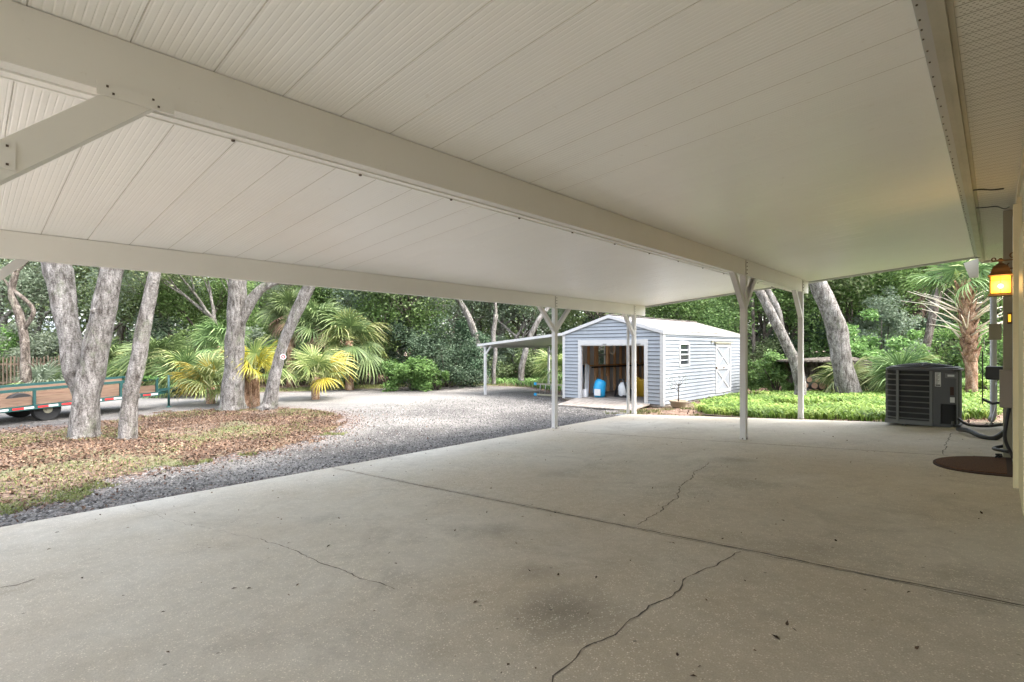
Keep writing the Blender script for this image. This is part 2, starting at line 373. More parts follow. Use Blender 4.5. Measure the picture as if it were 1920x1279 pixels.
def slabP(px, py):
    r = ray(px, py); t = -CH / (r.z - .06 * r.x); p = r * t; return (p.x, p.y)
def crack(pts, wd, name='crack', mt='crack', wob=.03, seed=0):
    """thin wandering strip lying on the slab"""
    q = random.Random(seed); P = [Vector((x, y, 0)) for x, y in pts]; out = []
    for a, b in zip(P[:-1], P[1:]):
        n = max(2, int((b - a).length / .035))
        for i in range(n): out.append(a.lerp(b, i / n))
    out.append(P[-1]); mb = MB(); vs = []; off = 0
    for i, p in enumerate(out):
        t = (out[min(i + 1, len(out) - 1)] - out[max(i - 1, 0)]).normalized(); s_ = Vector((-t.y, t.x, 0))
        off = off * .8 + q.uniform(-1, 1) * wob; ww = wd * q.uniform(.35, 1.3)
        c = p + s_ * off
        for sg in (-1, 1):
            v = c + s_ * sg * ww / 2; vs.append((v.x, v.y, .06 * v.x + .0015))
    mb.add(vs, [(2 * i, 2 * i + 1, 2 * i + 3, 2 * i + 2) for i in range(len(out) - 1)])
    return mb.build(name, M[mt], slab)
crack([slabP(*p) for p in [(1330, 868), (1300, 890), (1278, 910), (1262, 935), (1240, 958), (1205, 985)]], .010, seed=1, wob=.018)
crack([slabP(*p) for p in [(1385, 1034), (1330, 1062), (1285, 1088), (1262, 1110), (1215, 1135), (1180, 1160), (1140, 1185), (1085, 1215), (1050, 1245), (1030, 1279)]], .008, seed=2, wob=.016)
crack([slabP(*p) for p in [(490, 1010), (550, 1034), (595, 1055), (640, 1074), (690, 1090), (740, 1105)]], .006, seed=3, wob=.012)
crack([slabP(*p) for p in [(245, 948), (290, 968), (350, 982), (400, 992), (490, 1010)]], .004, seed=4, mt='crack2', wob=.015)
crack([slabP(*p) for p in [(0, 1102), (30, 1098), (66, 1086)]], .008, seed=5, wob=.004)
crack([slabP(*p) for p in [(1785, 812), (1778, 822), (1772, 838), (1768, 852)]], .012, seed=6, wob=.012)
crack([slabP(*p) for p in [(1200, 893), (1350, 870), (1380, 855)]], .004, seed=8, mt='crack2', wob=.02)
for dy, sd_ in ((.035, 11), (-.028, 12), (.0, 13)):
    crack([(SX0 + .02, 3.37 + dy), (-4, 3.37 + dy), (-1.5, 3.37 + dy * .8), (.1, 3.37 + dy)], .006 if dy else .012, name='joint_edge', mt='crack2' if dy > 0 else 'crack', seed=sd_, wob=.004)
crack([(-5.6, 7.66), (-3, 7.655), (-.4, 7.665)], .013, name='joint_edge', mt='crack', seed=14, wob=.003)

def inpoly(px, py, poly):
    c = np.zeros(px.shape, bool); n = len(poly)
    for i in range(n):
        x1, y1 = poly[i]; x2, y2 = poly[(i + 1) % n]
        k = ((y1 > py) != (y2 > py)) & (px < (x2 - x1) * (py - y1) / (y2 - y1 + 1e-12) + x1); c ^= k
    return c
def edgedist(px, py, poly):
    d = np.full(px.shape, 1e9)
    for i in range(len(poly)):
        x1, y1 = poly[i]; x2, y2 = poly[(i + 1) % len(poly)]; dx, dy = x2 - x1, y2 - y1
        t = np.clip(((px - x1) * dx + (py - y1) * dy) / (dx * dx + dy * dy + 1e-9), 0, 1)
        d = np.minimum(d, np.hypot(px - x1 - t * dx, py - y1 - t * dy))
    return d
def jitter(x, y): return .16 * np.sin(x * 3.1 + np.sin(y * 2.3) * 2) * np.sin(y * 3.7 + 1) + .08 * np.sin(x * 9.3 + y * 7.1) + .06 * np.sin(x * 17 - y * 13)
def G2(*pts): return [tuple(onG(*p)[:2]) for p in pts]
far_edge = G2((-60, 752), (150, 745), (330, 740), (450, 737), (560, 734), (640, 731), (780, 725), (900, 722), (1000, 727), (1058, 741))
drive_poly = [(-6.3, -12), (-6.3, 11.0), (-6.6, 11.6), (-7.0, 12.3), (-7.5, 13.0), (-10.0, 13.4)] + far_edge[::-1] + [(-40, -12)]
isl = G2((-200, 968), (60, 948), (105, 925), (200, 900), (310, 878), (420, 858), (500, 845), (570, 828), (625, 808), (650, 788), (625, 775), (575, 768), (510, 764), (420, 768), (320, 774), (230, 788), (120, 800), (0, 808), (-200, 820))
sp = .11
def sheet(name, poly, mt, lift, label, cat, holes=(), wear=None):
    a = np.array(poly); gx = np.arange(a[:, 0].min(), a[:, 0].max() + sp, sp); gy = np.arange(a[:, 1].min(), a[:, 1].max() + sp, sp)
    X, Y = np.meshgrid(gx, gy, indexing='ij'); cx = (X[:-1, :-1] + sp / 2); cy = (Y[:-1, :-1] + sp / 2)
    j = jitter(cx, cy); jx, jy = cx + j, cy + j * .7
    keep = inpoly(jx, jy, poly) & ~((cx > SX0 + .1) & (cx < .2) & (cy < 10.8))
    I = np.arange(X.size).reshape(X.shape); Fc = np.stack([I[:-1, :-1], I[1:, :-1], I[1:, 1:], I[:-1, 1:]], -1)[keep]
    z = gzn(X) + lift
    V = np.stack([X, Y, z], -1).reshape(-1, 3)
    ed = np.clip(1 - np.minimum(edgedist(X.ravel(), Y.ravel(), isl if name == 'driveway' else poly), edgedist(X.ravel(), Y.ravel(), poly)) / .7, 0, 1) ** 1.5
    wr = np.zeros(X.size) if wear is None else wear(X.ravel(), Y.ravel())
    used = np.unique(Fc); mp = np.full(len(V), -1); mp[used] = np.arange(len(used))
    return tag(np_mesh(name, V[used], mp[Fc], mt, extra={'edge': ed[used], 'wear': wr[used]}), label, cat, kind='structure')
tracks = [G2((-100, 752), (330, 753), (560, 748), (760, 748), (880, 745)), G2((560, 745), (700, 765), (680, 800), (560, 850), (400, 900))]
def wear(x, y):
    w_ = np.zeros(x.shape)
    d = edgedist(x, y, tracks[0] + tracks[0][::-1]); w_ = np.maximum(w_, np.clip(1 - d / 2.6, 0, 1) * .95)
    d = edgedist(x, y, tracks[1][:3] + tracks[1][:3][::-1]); w_ = np.maximum(w_, np.clip(1 - d / 1.6, 0, 1) * .5)
    return w_ * (.75 + .25 * np.sin(x * 1.3) * np.sin(y * 1.7))
sheet('driveway', drive_poly, M['gravel'], .006, 'grey gravel driveway curving past the carport and shed', 'driveway', wear=wear)
sheet('mulch_island', isl, M['island'], .014, 'reddish leaf litter bed around the four leaning oaks', 'planting bed')
verge = far_edge[:9] + G2((900, 719), (780, 720), (640, 724), (540, 728), (400, 731), (330, 734), (150, 738), (-60, 744))
sheet('verge', verge, M['verge'], .008, 'thin grassy verge beyond the gravel drive', 'verge')

# small stones, leaves and tufts lying about: uncountable
rs = np.random.RandomState(3)
def scatter(n, x0, x1, y0, y1, fn):
    out = np.zeros((0, 2))
    while len(out) < n:
        q = np.stack([rs.uniform(x0, x1, n * 2), rs.uniform(y0, y1, n * 2)], 1); q = q[fn(q[:, 0], q[:, 1])]; out = np.concatenate([out, q])
    return out[:n]
notslab = lambda x, y: ~((x > SX0 - .02) & (y < 10.95) & (x < .2))
q = scatter(26000, -14, -6.4, -1, 14, lambda x, y: inpoly(x, y, drive_poly) & ~inpoly(x, y, isl) & notslab(x, y) & (rs.rand(len(x)) < np.clip(1.6 - (-6.4 - x) / 5, .15, 1)))
n = len(q); c = np.stack([q[:, 0], q[:, 1], gzn(q[:, 0]) + .012], 1); s_ = (.005 + .017 * rs.rand(n) ** 2)[:, None]
oct_ = np.array([(1, 0, 0), (0, 1, 0), (-1, 0, 0), (0, -1, 0), (0, 0, .8), (0, 0, -.8)]); V = (c[:, None, :] + oct_[None] * s_[:, None] * rs.uniform(.6, 1.2, (n, 6, 1))).reshape(-1, 3)
fo = np.array([(0, 1, 4), (1, 2, 4), (2, 3, 4), (3, 0, 4), (1, 0, 5), (2, 1, 5), (3, 2, 5), (0, 3, 5)]); Fc = (np.arange(n)[:, None, None] * 6 + fo[None]).reshape(-1, 3)
M['stone'] = leafmat('stone', (.04, .038, .037), (.13, .125, .12), (.29, .28, .27), 0, .9)
tag(np_mesh('gravel_stones', V, Fc, M['stone'], r=np.repeat(rs.rand(n), 8)), 'loose grey gravel stones beside the slab edge', 'gravel', kind='stuff')
def flat_leaves(name, q, size, mt, label, cat, lift=.02, up=2.2, aspect=.55):
    c = np.stack([q[:, 0], q[:, 1], gzn(q[:, 0]) + lift + rs.rand(len(q)) * .02], 1)
    V, Fc = leaf_geo(c, size, aspect, up, rs); return tag(np_mesh(name, V, Fc, M[mt], r=np.repeat(leaf_r(c, rs), 2)), label, cat, kind='stuff')
q1 = scatter(24000, -17, -6.5, -3, 9, lambda x, y: inpoly(x + jitter(x, y) * 2, y, isl) & (rs.rand(len(x)) < .35 + .65 * (np.sin(x * 1.1 + 2) * np.sin(y * 1.3) > -.25)))
flat_leaves('fallen_leaves', q1, .055, 'deadleaf', 'brown fallen oak leaves covering the island bed', 'leaves')
q2 = scatter(1500, -13, -6.5, -3, 14, lambda x, y: inpoly(x, y, drive_poly) & ~inpoly(x, y, isl) & notslab(x, y) & (rs.rand(len(x)) < np.exp(-edgedist(x, y, isl) / .5)))
flat_leaves('fallen_leaves', q2, .05, 'deadleaf', 'scattered brown leaves fringing the gravel', 'leaves')
q3 = scatter(16000, -34, 2, 8, 26, lambda x, y: ~inpoly(x, y, drive_poly) & notslab(x, y) & ~((x > -10.1) & (x < -6.6) & (y > 12.8) & (y < 19)) )
flat_leaves('fallen_leaves', q3, .08, 'deadleaf', 'brown leaf litter at the forest edge', 'leaves')
def grass_blades(name, q, h, mt, label, cat, lean=.5):
    n = len(q); c = np.stack([q[:, 0], q[:, 1], gzn(q[:, 0])], 1); a = rs.uniform(0, 2 * np.pi, n); hh = h * rs.uniform(.5, 1.2, n)
    wv = np.stack([np.cos(a), np.sin(a), 0 * a], 1) * (hh * .10)[:, None]; le = np.stack([rs.normal(size=n) * hh * lean, rs.normal(size=n) * hh * lean, hh], 1)
    mid = c + le * np.array([.35, .35, .6]); V = np.stack([c - wv, c + wv, mid + wv * .8, c + le, mid - wv * .8], 1).reshape(-1, 3)
    i = np.arange(n)[:, None, None] * 5; Fc = (i + np.array([(0, 1, 2), (0, 2, 4), (4, 2, 3)])[None]).reshape(-1, 3)
    return tag(np_mesh(name, V, Fc, M[mt], r=np.repeat(leaf_r(c, rs, 2.0, .5), 3)), label, cat, kind='stuff')
patch = lambda x, y, t=.18: (np.sin(x * 1.4 + 1.3) * np.sin(y * 1.1 + .4) + .5 * np.sin(x * 3.9) * np.sin(y * 4.3)) > t
qa = scatter(14000, -17, -6.6, -2, 9, lambda x, y: inpoly(x, y, isl) & patch(x, y))
grass_blades('grass', qa, .05, 'grass', 'thin yellowish grass growing through the island leaves', 'grass')
qb = scatter(5000, -11, -6.5, -2, 10, lambda x, y: inpoly(x, y, drive_poly) & ~inpoly(x, y, isl) & notslab(x, y) & (edgedist(x, y, isl) < .45) & patch(x * 1.7, y * 1.7, .25))
grass_blades('grass', qb, .045, 'grass', 'weedy grass creeping over the gravel border', 'grass')
qc = scatter(14000, -30, -10, 2, 22, lambda x, y: inpoly(x + jitter(x, y) * 2, y, verge))
grass_blades('grass', qc, .07, 'grass', 'yellow green grass on the verge beyond the drive', 'grass')
qd = scatter(2500, -7.5, -4.6, 11.0, 13.2, lambda x, y: patch(x * 2, y * 2, .1) & ~((x < -6.9) & (x > -9.6) & (y > 11.9)))
grass_blades('grass', qd, .05, 'grass', 'weeds on bare soil between slab and shed', 'grass')
# bright fern bed past the slab
def strappy(name, q, h, mt, label, cat):
    """arching little fronds in a low thick mat"""
    n = len(q); c = np.stack([q[:, 0], q[:, 1], gzn(q[:, 0])], 1); a = rs.uniform(0, 2 * np.pi, n); hh = h * rs.uniform(.5, 1.25, n)
    d = np.stack([np.cos(a), np.sin(a), 0 * a], 1); s_ = np.stack([-np.sin(a), np.cos(a), 0 * a], 1) * (hh * .10)[:, None]; z = np.array([0, 0, 1.])
    p1 = c + d * (hh * .25)[:, None] + z * (hh * .75)[:, None]; p2 = c + d * (hh * .65)[:, None] + z * (hh * .95)[:, None]; p3 = c + d * (hh * 1.05)[:, None] + z * (hh * .7)[:, None]
    V = np.stack([c - s_ * .4, c + s_ * .4, p1 - s_, p1 + s_, p2 - s_ * .9, p2 + s_ * .9, p3], 1).reshape(-1, 3)
    i = np.arange(n)[:, None, None] * 7; Fc = (i + np.array([(0, 1, 3), (0, 3, 2), (2, 3, 5), (2, 5, 4), (4, 5, 6)])[None]).reshape(-1, 3)
    return tag(np_mesh(name, V, Fc, M[mt], r=np.repeat(leaf_r(c, rs, 1.6, .7), 5)), label, cat, kind='stuff')
bed = G2((1312, 776), (1420, 789), (1540, 789), (1660, 794), (1760, 790), (1880, 786), (1890, 735), (1640, 742), (1420, 738), (1330, 756))
qe = scatter(17000, -6.2, .3, 10.9, 18, lambda x, y: inpoly(x + jitter(x, y), y, bed) & (y > 11.0 + .16 * np.abs(np.sin(x * 2.3) + np.sin(x * 5.1))) & (patch(x * .9 + 1, y * .9, -.62)))
strappy('ground_cover', qe, .17, 'fern', 'bright yellow green fern bed along the slab end', 'ground cover')
qf = scatter(7000, -5, 1, 14, 24, lambda x, y: ~inpoly(x, y, bed) & (np.abs(x + 8.3) > 1.9) & (np.hypot(x - gD(1560, 16).x, y - gD(1560, 16).y) > 1.7))
strappy('ground_cover', qf, .3, 'shrubleaf', 'darker green ground cover under the leaning oaks', 'ground cover')
qg = scatter(7000, -20, -10.4, 16, 24, lambda x, y: ~inpoly(x, y, drive_poly) & ~inpoly(x, y, verge))
strappy('ground_cover', qg, .22, 'shrubleaf', 'low green vines beyond the lean-to', 'ground cover')

# ------------------------------------------------------------------ the carport
CB = .0817; CZ = 2.733
def cz(x): return CZ + CB * x
CY0, CY1 = -1.8, 11.5  # rear end, out of view, kept short to let light in from behind
cp = thing('carport', 'large white aluminium carport roof on braced posts over the slab', 'carport', (-3.2, 4, -.2))
# ribbed ceiling: every rib and seam is real profile running from the house to the yard
prof = []; y = CY0; k_ = 0; pitch = .325; seam0 = 1.15
while y < CY1:
    ph = (y - seam0) / pitch; fr = ph - math.floor(ph)
    prof.append((y, fr)); y += pitch / 110
xsx = [-6.46, -4.5, -2.71, -1.4, -.2]
vs = []; 
for y, fr in prof:
    if fr < .012: dz = .006 if y < 3.6 else .0025
    else: dz = (.0016 if y < 2.5 else .0026) * max(0, 1 - abs(((fr * 11) % 1) - .5) * 6) + .0006 * math.cos(2 * math.pi * fr * 2 + y)
    for x in xsx: vs.append((x, y, cz(x) + dz))
nx = len(xsx); fs = [(i * nx + j + 1, i * nx + j, (i + 1) * nx + j, (i + 1) * nx + j + 1) for i in range(len(prof) - 1) for j in range(nx - 1)]
mb = MB(); mb.add(vs, fs); 
fm = [1 if prof[i // (nx - 1)][1] < .012 and prof[i // (nx - 1)][0] < 3.6 else 0 for i in range(len(fs))]
mb.m = fm
mb.add([(xsx[0], CY0, cz(xsx[0]) + .09), (xsx[-1], CY0, cz(xsx[-1]) + .09), (xsx[-1], CY1, cz(xsx[-1]) + .09), (xsx[0], CY1, cz(xsx[0]) + .09)], [(0, 1, 2, 3)])
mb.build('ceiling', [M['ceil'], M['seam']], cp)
def roofbar(name, x0, x1, y0, y1, dz0, dz1, mt, lip=None):
    mb = MB(); vs = [(x, y, cz(x) + dz) for dz in (dz0, dz1) for y in (y0, y1) for x in (x0, x1)]
    mb.add(vs, [(0, 2, 3, 1), (4, 5, 7, 6), (0, 1, 5, 4), (2, 6, 7, 3), (0, 4, 6, 2), (1, 3, 7, 5)]); return mb.build(name, mt, cp, .003)
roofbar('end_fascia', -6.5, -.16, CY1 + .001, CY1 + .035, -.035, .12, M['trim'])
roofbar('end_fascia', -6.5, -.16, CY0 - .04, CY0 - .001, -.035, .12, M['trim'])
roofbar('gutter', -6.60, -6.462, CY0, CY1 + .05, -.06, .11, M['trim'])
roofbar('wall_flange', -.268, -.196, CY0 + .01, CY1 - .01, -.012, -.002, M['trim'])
mb = MB(); q_ = random.Random(4)
y = -.6
while y < CY1: mb.lathe((-.255 + q_.uniform(-.005, .005), y, cz(-.255) - .018), [(.0045, 0), (.0045, .005)], 6, 0, False); y += q_.choice((.10, .14, .2))
tag(mb.build('screw_row', M['screw'], cp), 'row of small rusty screws along the house side of the ceiling', kind='stuff')
def ibeam(x, wd, zb, y0, y1, name='beam'):
    mb = MB(); zt = cz(x) - .004
    mb.add([(x - wd / 2, y0, zb), (x + wd / 2, y0, zb), (x + wd / 2, y1, zb), (x - wd / 2, y1, zb), (x - wd / 2, y0, cz(x - wd / 2) - .004), (x + wd / 2, y0, cz(x + wd / 2) - .004), (x + wd / 2, y1, cz(x + wd / 2) - .004), (x - wd / 2, y1, cz(x - wd / 2) - .004)],
           [(0, 3, 2, 1), (4, 5, 6, 7), (0, 1, 5, 4), (1, 2, 6, 5), (2, 3, 7, 6), (3, 0, 4, 7)])
    o = mb.build(name, M['beam'], cp, .002); return o
ob = ibeam(-6.30, .075, 1.978, CY0 + .02, CY1 - .05)
ib = ibeam(-2.745, .075, 2.27, CY0 + .02, CY1 - .05)
mb = MB(); mb.bx(-2.835, -2.784, CY0 + .03, CY1 - .06, 2.262, 2.285); mb.bx(-2.84, -2.834, CY0 + .03, CY1 - .06, 2.255, 2.285); mb.build('beam_lip', M['ceil'], ib)
mb = MB()
mb.v = []
for i in range(14): mb = MB(); mb.lathe((-2.83, .95 + i * .72, 2.247), [(.008, 0), (.01, .008)], 6, 0, False); mb.build('screw', M['screw'], ib)
def splice(x, y, zb, par):
    mb = MB(); zt = cz(x) - .02
    mb.bx(x, x + .006, y - .035, y + .035, zb + .004, zt, 0); mb.bx(x + .0055, x + .009, y - .037, y - .03, zb + .004, zt, 1)
    for i in range(4): mb.box((x + .009, y + .008, zb + (zt - zb) * (.14 + .24 * i)), (.01, .013, .013), 1)
    mb.build('splice_plate', [M['beam'], M['screw']], par)
for yy in (7.95, 10.95): splice(-6.2624, yy, 1.978, ob)
for yy in (7.98, 11.06): splice(-2.7074, yy, 2.27, ib)
def post(x, y, zb, arms, w_=.078, armlen=.44, drop=.44):
    mb = MB(); z0 = .06 * x + .001
    mb.bx(x - w_ / 2, x + w_ / 2, y - w_ / 2, y + w_ / 2, z0, zb - .001)
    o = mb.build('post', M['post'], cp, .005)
    m2 = MB(); m2.bx(x - w_ / 2 - .003, x + w_ / 2 + .003, y - w_ / 2 - .003, y + w_ / 2 + .003, z0, z0 + .03); m2.box((x + w_ / 2 + .004, y - .01, z0 + .016), (.008, .016, .016), 1); m2.box((x , y - w_ / 2 - .004, z0 + .016), (.016, .008, .016), 1)
    m2.build('post_foot', [M['post'], M['screw']], o)
    for sg in arms:
        m3 = MB(); a = Vector((x, y + sg * (w_ / 2 - .01), zb - drop)); b = Vector((x, y + sg * armlen, zb - .004))
        h = .035; d = (b - a).normalized()
        # channel section brace: two cheeks and a web, ends cut level with the beam and plumb with the post
        for dx, th in ((-w_ / 2 + .006, .006), (w_ / 2 - .012, .006)):
            yy0 = y + sg * w_ / 2; 
            P_ = [(yy0, zb - drop - .05), (yy0, zb - drop + .05), (y + sg * (armlen - .045), zb - .001), (y + sg * (armlen + .045), zb - .001)]
            vs = [(x + dx, p[0], p[1]) for p in P_] + [(x + dx + th, p[0], p[1]) for p in P_]
            m3.add(vs, [(0, 1, 2, 3), (7, 6, 5, 4), (0, 4, 5, 1), (1, 5, 6, 2), (2, 6, 7, 3), (3, 7, 4, 0)])
        m3.add([(x - w_ / 2 + .008, y + sg * w_ / 2, zb - drop - .05), (x + w_ / 2 - .008, y + sg * w_ / 2, zb - drop - .05), (x + w_ / 2 - .008, y + sg * (armlen + .045), zb - .001), (x - w_ / 2 + .008, y + sg * (armlen + .045), zb - .001)], [(0, 1, 2, 3)])
        m3.build('brace', M['post'], cp)
post(-6.30, 7.95, 1.978, (-1, 1), .085, .45, .42); post(-6.30, 10.98, 1.978, (-1,), .085)
post(-2.745, 7.98, 2.27, (-1, 1), .085); post(-2.745, 11.06, 2.27, (-1,), .085)
post(-6.30, -.06, 1.978, (-1, 1)); post(-2.745, -.20, 2.27, (-1,))
# the big near brace up to the middle beam
mb = MB(); x0, x1 = -2.79, -2.70
P_ = [(-.17, 1.57), (-.17, 1.72), (.42, 2.268), (.60, 2.268)]
vs = [(x, p[0], p[1]) for x in (x0, x1) for p in P_]; mb.add(vs, [(0, 1, 2, 3), (7, 6, 5, 4), (0, 4, 5, 1), (1, 5, 6, 2), (2, 6, 7, 3), (3, 7, 4, 0)])
br = mb.build('brace', M['beam'], cp, .002)
for bxs, scs in (((-2.7, -2.694, .385, .66, 2.245, 2.30), ((.42, 2.285), (.44, 2.26), (.58, 2.285), (.60, 2.26))), ((-2.7065, -2.694, .10, .145, 1.868, 1.968), ((.122, 1.953), (.122, 1.884)))):
    mb = MB(); mb.bx(*bxs, 0)
    for yy, zz in scs: mb.box((-2.6925, yy, zz), (.006, .008, .008), 1)
    mb.build('brace_plate', [M['beam'], M['screw']], br)

# downpipe beside the end post
mb = MB(); px_, py_ = -6.40, 10.88
mb.tube([(px_ - .02, py_, 2.12), (px_ - .02, py_, 1.95), (px_ + .0, py_ - .0, 1.80), (px_, py_, 1.5), (px_, py_, .3), (px_, py_, -.36), (px_ - .05, py_ - .02, -.415), (px_ - .28, py_ - .06, -.435)], .035, 10)
tag(mb.build('downspout', M['trim']), 'pale downspout beside the far outer carport post with an elbow at the gravel', 'downspout')

# ------------------------------------------------------------------ the house on the right
ho = thing('house', 'cream house side wall with perforated soffit at the right edge', 'house', (.16, 3, 0))
WX = .16; SZ = 2.70
mb = MB(); mb.bx(WX, WX + 6, -6, 11.9, -.1, SZ + .2); mb.build('wall', M['house'], ho)
mb = MB()
z = .05
while z < SZ - .05:
    mb.quad((WX - .016, 7.70, z), (WX - .016, 11.9, z), (WX - .003, 11.9, z + .16), (WX - .003, 7.70, z + .16)); mb.quad((WX, 7.70, z), (WX, 11.9, z), (WX - .016, 11.9, z), (WX - .016, 7.70, z)); z += .16
mb.build('siding', M['house'], ho)
mb = MB(); yy = -2.0
while yy < 12.1:      # vented soffit panels: small steps, each with rows of punched holes
    for s0 in (0, 1, 2):
        a = yy + s0 * .1; mb.quad((-.135, a, SZ), (WX + .5, a, SZ), (WX + .5, a + .094, SZ), (-.135, a + .094, SZ)); mb.quad((-.135, a + .094, SZ + .008), (WX + .5, a + .094, SZ + .008), (WX + .5, a + .1, SZ + .008), (-.135, a + .1, SZ + .008), 1)
        mb.quad((-.135, a + .094, SZ), (WX + .5, a + .094, SZ), (WX + .5, a + .094, SZ + .008), (-.135, a + .094, SZ + .008), 1)
        if s0 < 3 and a > .8:
            for i in range(15):
                for jj in range(4):
                    hx = -.12 + i * .022 + (.011 if jj % 2 else 0); hy = a + .012 + jj * .022
                    mb.quad((hx, hy, SZ - .0012), (hx + .010, hy, SZ - .0012), (hx + .010, hy + .006, SZ - .0012), (hx, hy + .006, SZ - .0012), 1)
    yy += .3
mb.build('soffit', [M['soffit'], M['chase']], ho)
mb = MB(); mb.bx(-.192, -.160, -3, 12.1, 2.675, 2.95, 0); mb.bx(-.160, -.135, -3, 12.1, 2.69, 2.72, 0); mb.bx(-.222, -.1925, -3, 12.1, 2.69, 2.93, 0)
mb.build('fascia', M['fascia'], ho, .002)
mb = MB(); mb.bx(WX - .02, WX - .001, -3, 12, SZ - .10, SZ - .002); mb.build('frieze_board', M['house'], ho)
mb = MB(); mb.bx(WX - .035, WX - .001, 7.25, 7.68, .002, 2.58); mb.build('corner_board', M['trim'], ho, .003)
mb = MB(); mb.bx(WX - .055, WX - .001, 6.13, 6.25, .002, 2.42); mb.bx(WX - .03, WX - .001, 6.25, 7.25, .002, 2.5); mb.build('door_casing', M['casing'], ho, .003)
mb = MB(); mb.bx(WX - .022, WX - .001, 5.15, 6.13, .01, 2.1); mb.build('door', M['casing'], ho)
mb = MB(); mb.bx(.055, WX - .001, 7.80, 8.12, .002, SZ - .004); mb.build('utility_chase', M['chase'], ho, .003)
mb = MB(); mb.add([(-.42, 12.05, 2.68), (-.34, 12.05, 2.42), (-.225, 12.05, 2.42), (-.225, 12.05, 2.75), (-.42, 12.11, 2.68), (-.34, 12.11, 2.42), (-.225, 12.11, 2.42), (-.225, 12.11, 2.75)], [(0, 1, 2, 3), (7, 6, 5, 4), (0, 4, 5, 1), (1, 5, 6, 2), (2, 6, 7, 3), (3, 7, 4, 0)])
mb.bx(-.20, .5, 12.05, 12.10, 2.66, 2.90); mb.build('rake_board', M['fascia'], ho)
mb = MB(); mb.tube([(-.035, 11.6, 2.45), (-.035, 11.6, .1), (-.06, 11.45, .03)], .045, 10); mb.build('corner_downspout', M['trim'], ho)
mb = MB(); slab_roof_pts = [(-.20, -6, 2.94), (6.2, -6, 4.3), (6.2, 12.15, 4.3), (-.20, 12.15, 2.94)]; mb.add(slab_roof_pts + [(x, y, z + .06) for x, y, z in slab_roof_pts], [(0, 1, 2, 3), (7, 6, 5, 4), (0, 4, 5, 1), (1, 5, 6, 2), (2, 6, 7, 3), (3, 7, 4, 0)]); mb.build('roof', M['chase'], ho)
# boxes, pipes and hoses on the house
def eb(name, x0, x1, y0, y1, z0, z1, mt, label, cat, det=True):
    t = thing(name, label, cat, (x0, y0, z0)); m_ = MB(); m_.bx(x0, x1, y0, y1, z0, z1); m_.build('box', mt, t, .006)
    m_ = MB(); m_.bx(x0 + .012, x1 - .006, y0 - .010, y0 - .001, z0 + .015, z1 - .015); m_.bx(x0 + .03, x0 + .045, y0 - .016, y0 - .010, z0 + .04, z0 + .06); m_.build('cover', mt, t, .003); return t
eb('electrical_box', .025, .14, 7.60, 7.79, .56, .96, M['tan'], 'grey tan electrical box low on the house chase with a thick black hose below', 'electrical box')
eb('meter_box', -.07, .05, 8.9, 9.1, 1.30, 1.50, M['chase'], 'small dark grey box projecting from the wall behind the chase above the air conditioner', 'electrical box')
lb = thing('wall_light', 'small amber indicator light below the lantern on the dark chase', 'wall light', (.10, 7.80, 1.5))
mb = MB(); mb.bx(.085, .125, 7.775, 7.799, 1.46, 1.58); mb.build('housing', M['bronze'], lb, .004)
mb = MB(); mb.bx(.094, .116, 7.768, 7.7745, 1.48, 1.56); mb.build('lens', M['amber'], lb)
def hose(pts, r, mt, label, cat='hose', name='hose'):
    # Catmull-Rom through the points
    P = [Vector(p) for p in pts]; P = [P[0] * 2 - P[1]] + P + [P[-1] * 2 - P[-2]]; out = []
    for i in range(1, len(P) - 2):
        for s_ in range(6):
            t = s_ / 6; out.append(.5 * ((2 * P[i]) + (-P[i - 1] + P[i + 1]) * t + (2 * P[i - 1] - 5 * P[i] + 4 * P[i + 1] - P[i + 2]) * t * t + (-P[i - 1] + 3 * P[i] - 3 * P[i + 1] + P[i + 2]) * t ** 3))
    out.append(P[-2]); mb = MB(); mb.tube(out, r, 8); return tag(mb.build(name, mt), label, cat)
hose([(.11, 7.70, .60), (.08, 7.68, .40), (.07, 7.62, .22), (.13, 7.45, .06)], .016, M['black'], 'thick black hose hanging from the electrical box to the slab', 'hose')
hose([(-.42, 10.35, .12), (-.30, 10.2, .06), (-.10, 10.3, .05), (.10, 10.4, .09)], .02, M['black'], 'black insulated line from the air conditioner to the house wall', 'pipe', 'refrigerant_line')
hose([(-.40, 9.9, .02), (-.28, 9.55, .05), (-.15, 9.30, .02), (-.02, 9.2, .02), (.10, 9.35, .12)], .033, M['black'], 'thick sagging black foam pipe lying on the slab beside the air conditioner', 'pipe', 'refrigerant_line')
hose([(.0, 11.2, .65), (-.0, 11.0, .35), (-.06, 10.6, .05)], .01, M['steel'], 'thin grey conduit bending down behind the hoses', 'pipe', 'conduit')
hose([(.08, 7.9, .12), (-.02, 7.72, .10), (.10, 7.5, .11)], .018, M['black'], 'short black pipe stub at the foot of the chase', 'pipe', 'pipe')
q_ = random.Random(9)
mb = MB(); pts = [(.02 + q_.uniform(-.035, .035), 7.62 + q_.uniform(-.05, .05), .022 + q_.uniform(0, .05)) for _ in range(9)]; mb.tube(pts, .009, 6); mb.tube([(.04, 7.6, .012), (.09, 7.55, .011), (.15, 7.42, .012)], .005, 6)
tag(mb.build('cable', M['black']), 'tangled black cable bundle on the slab by the wall corner', 'cable')
hose([(-.155, 7.3, 2.668), (-.08, 7.25, 2.650), (.0, 7.30, 2.655), (.06, 7.5, 2.66), (.10, 7.6, 2.69)], .006, M['black'], 'upper thin black cable drooping below the soffit', 'cable', 'cable')
hose([(-.155, 6.45, 2.666), (-.1, 6.42, 2.655), (-.03, 6.55, 2.665), (.05, 6.6, 2.67)], .007, M['black'], 'lower thin black cable drooping below the soffit toward the lantern', 'cable', 'cable')
rl = thing('hose_reel', 'black hose reel bracket mounted on the wall past the air conditioner', 'hose reel', (-.1, 10.6, .8))
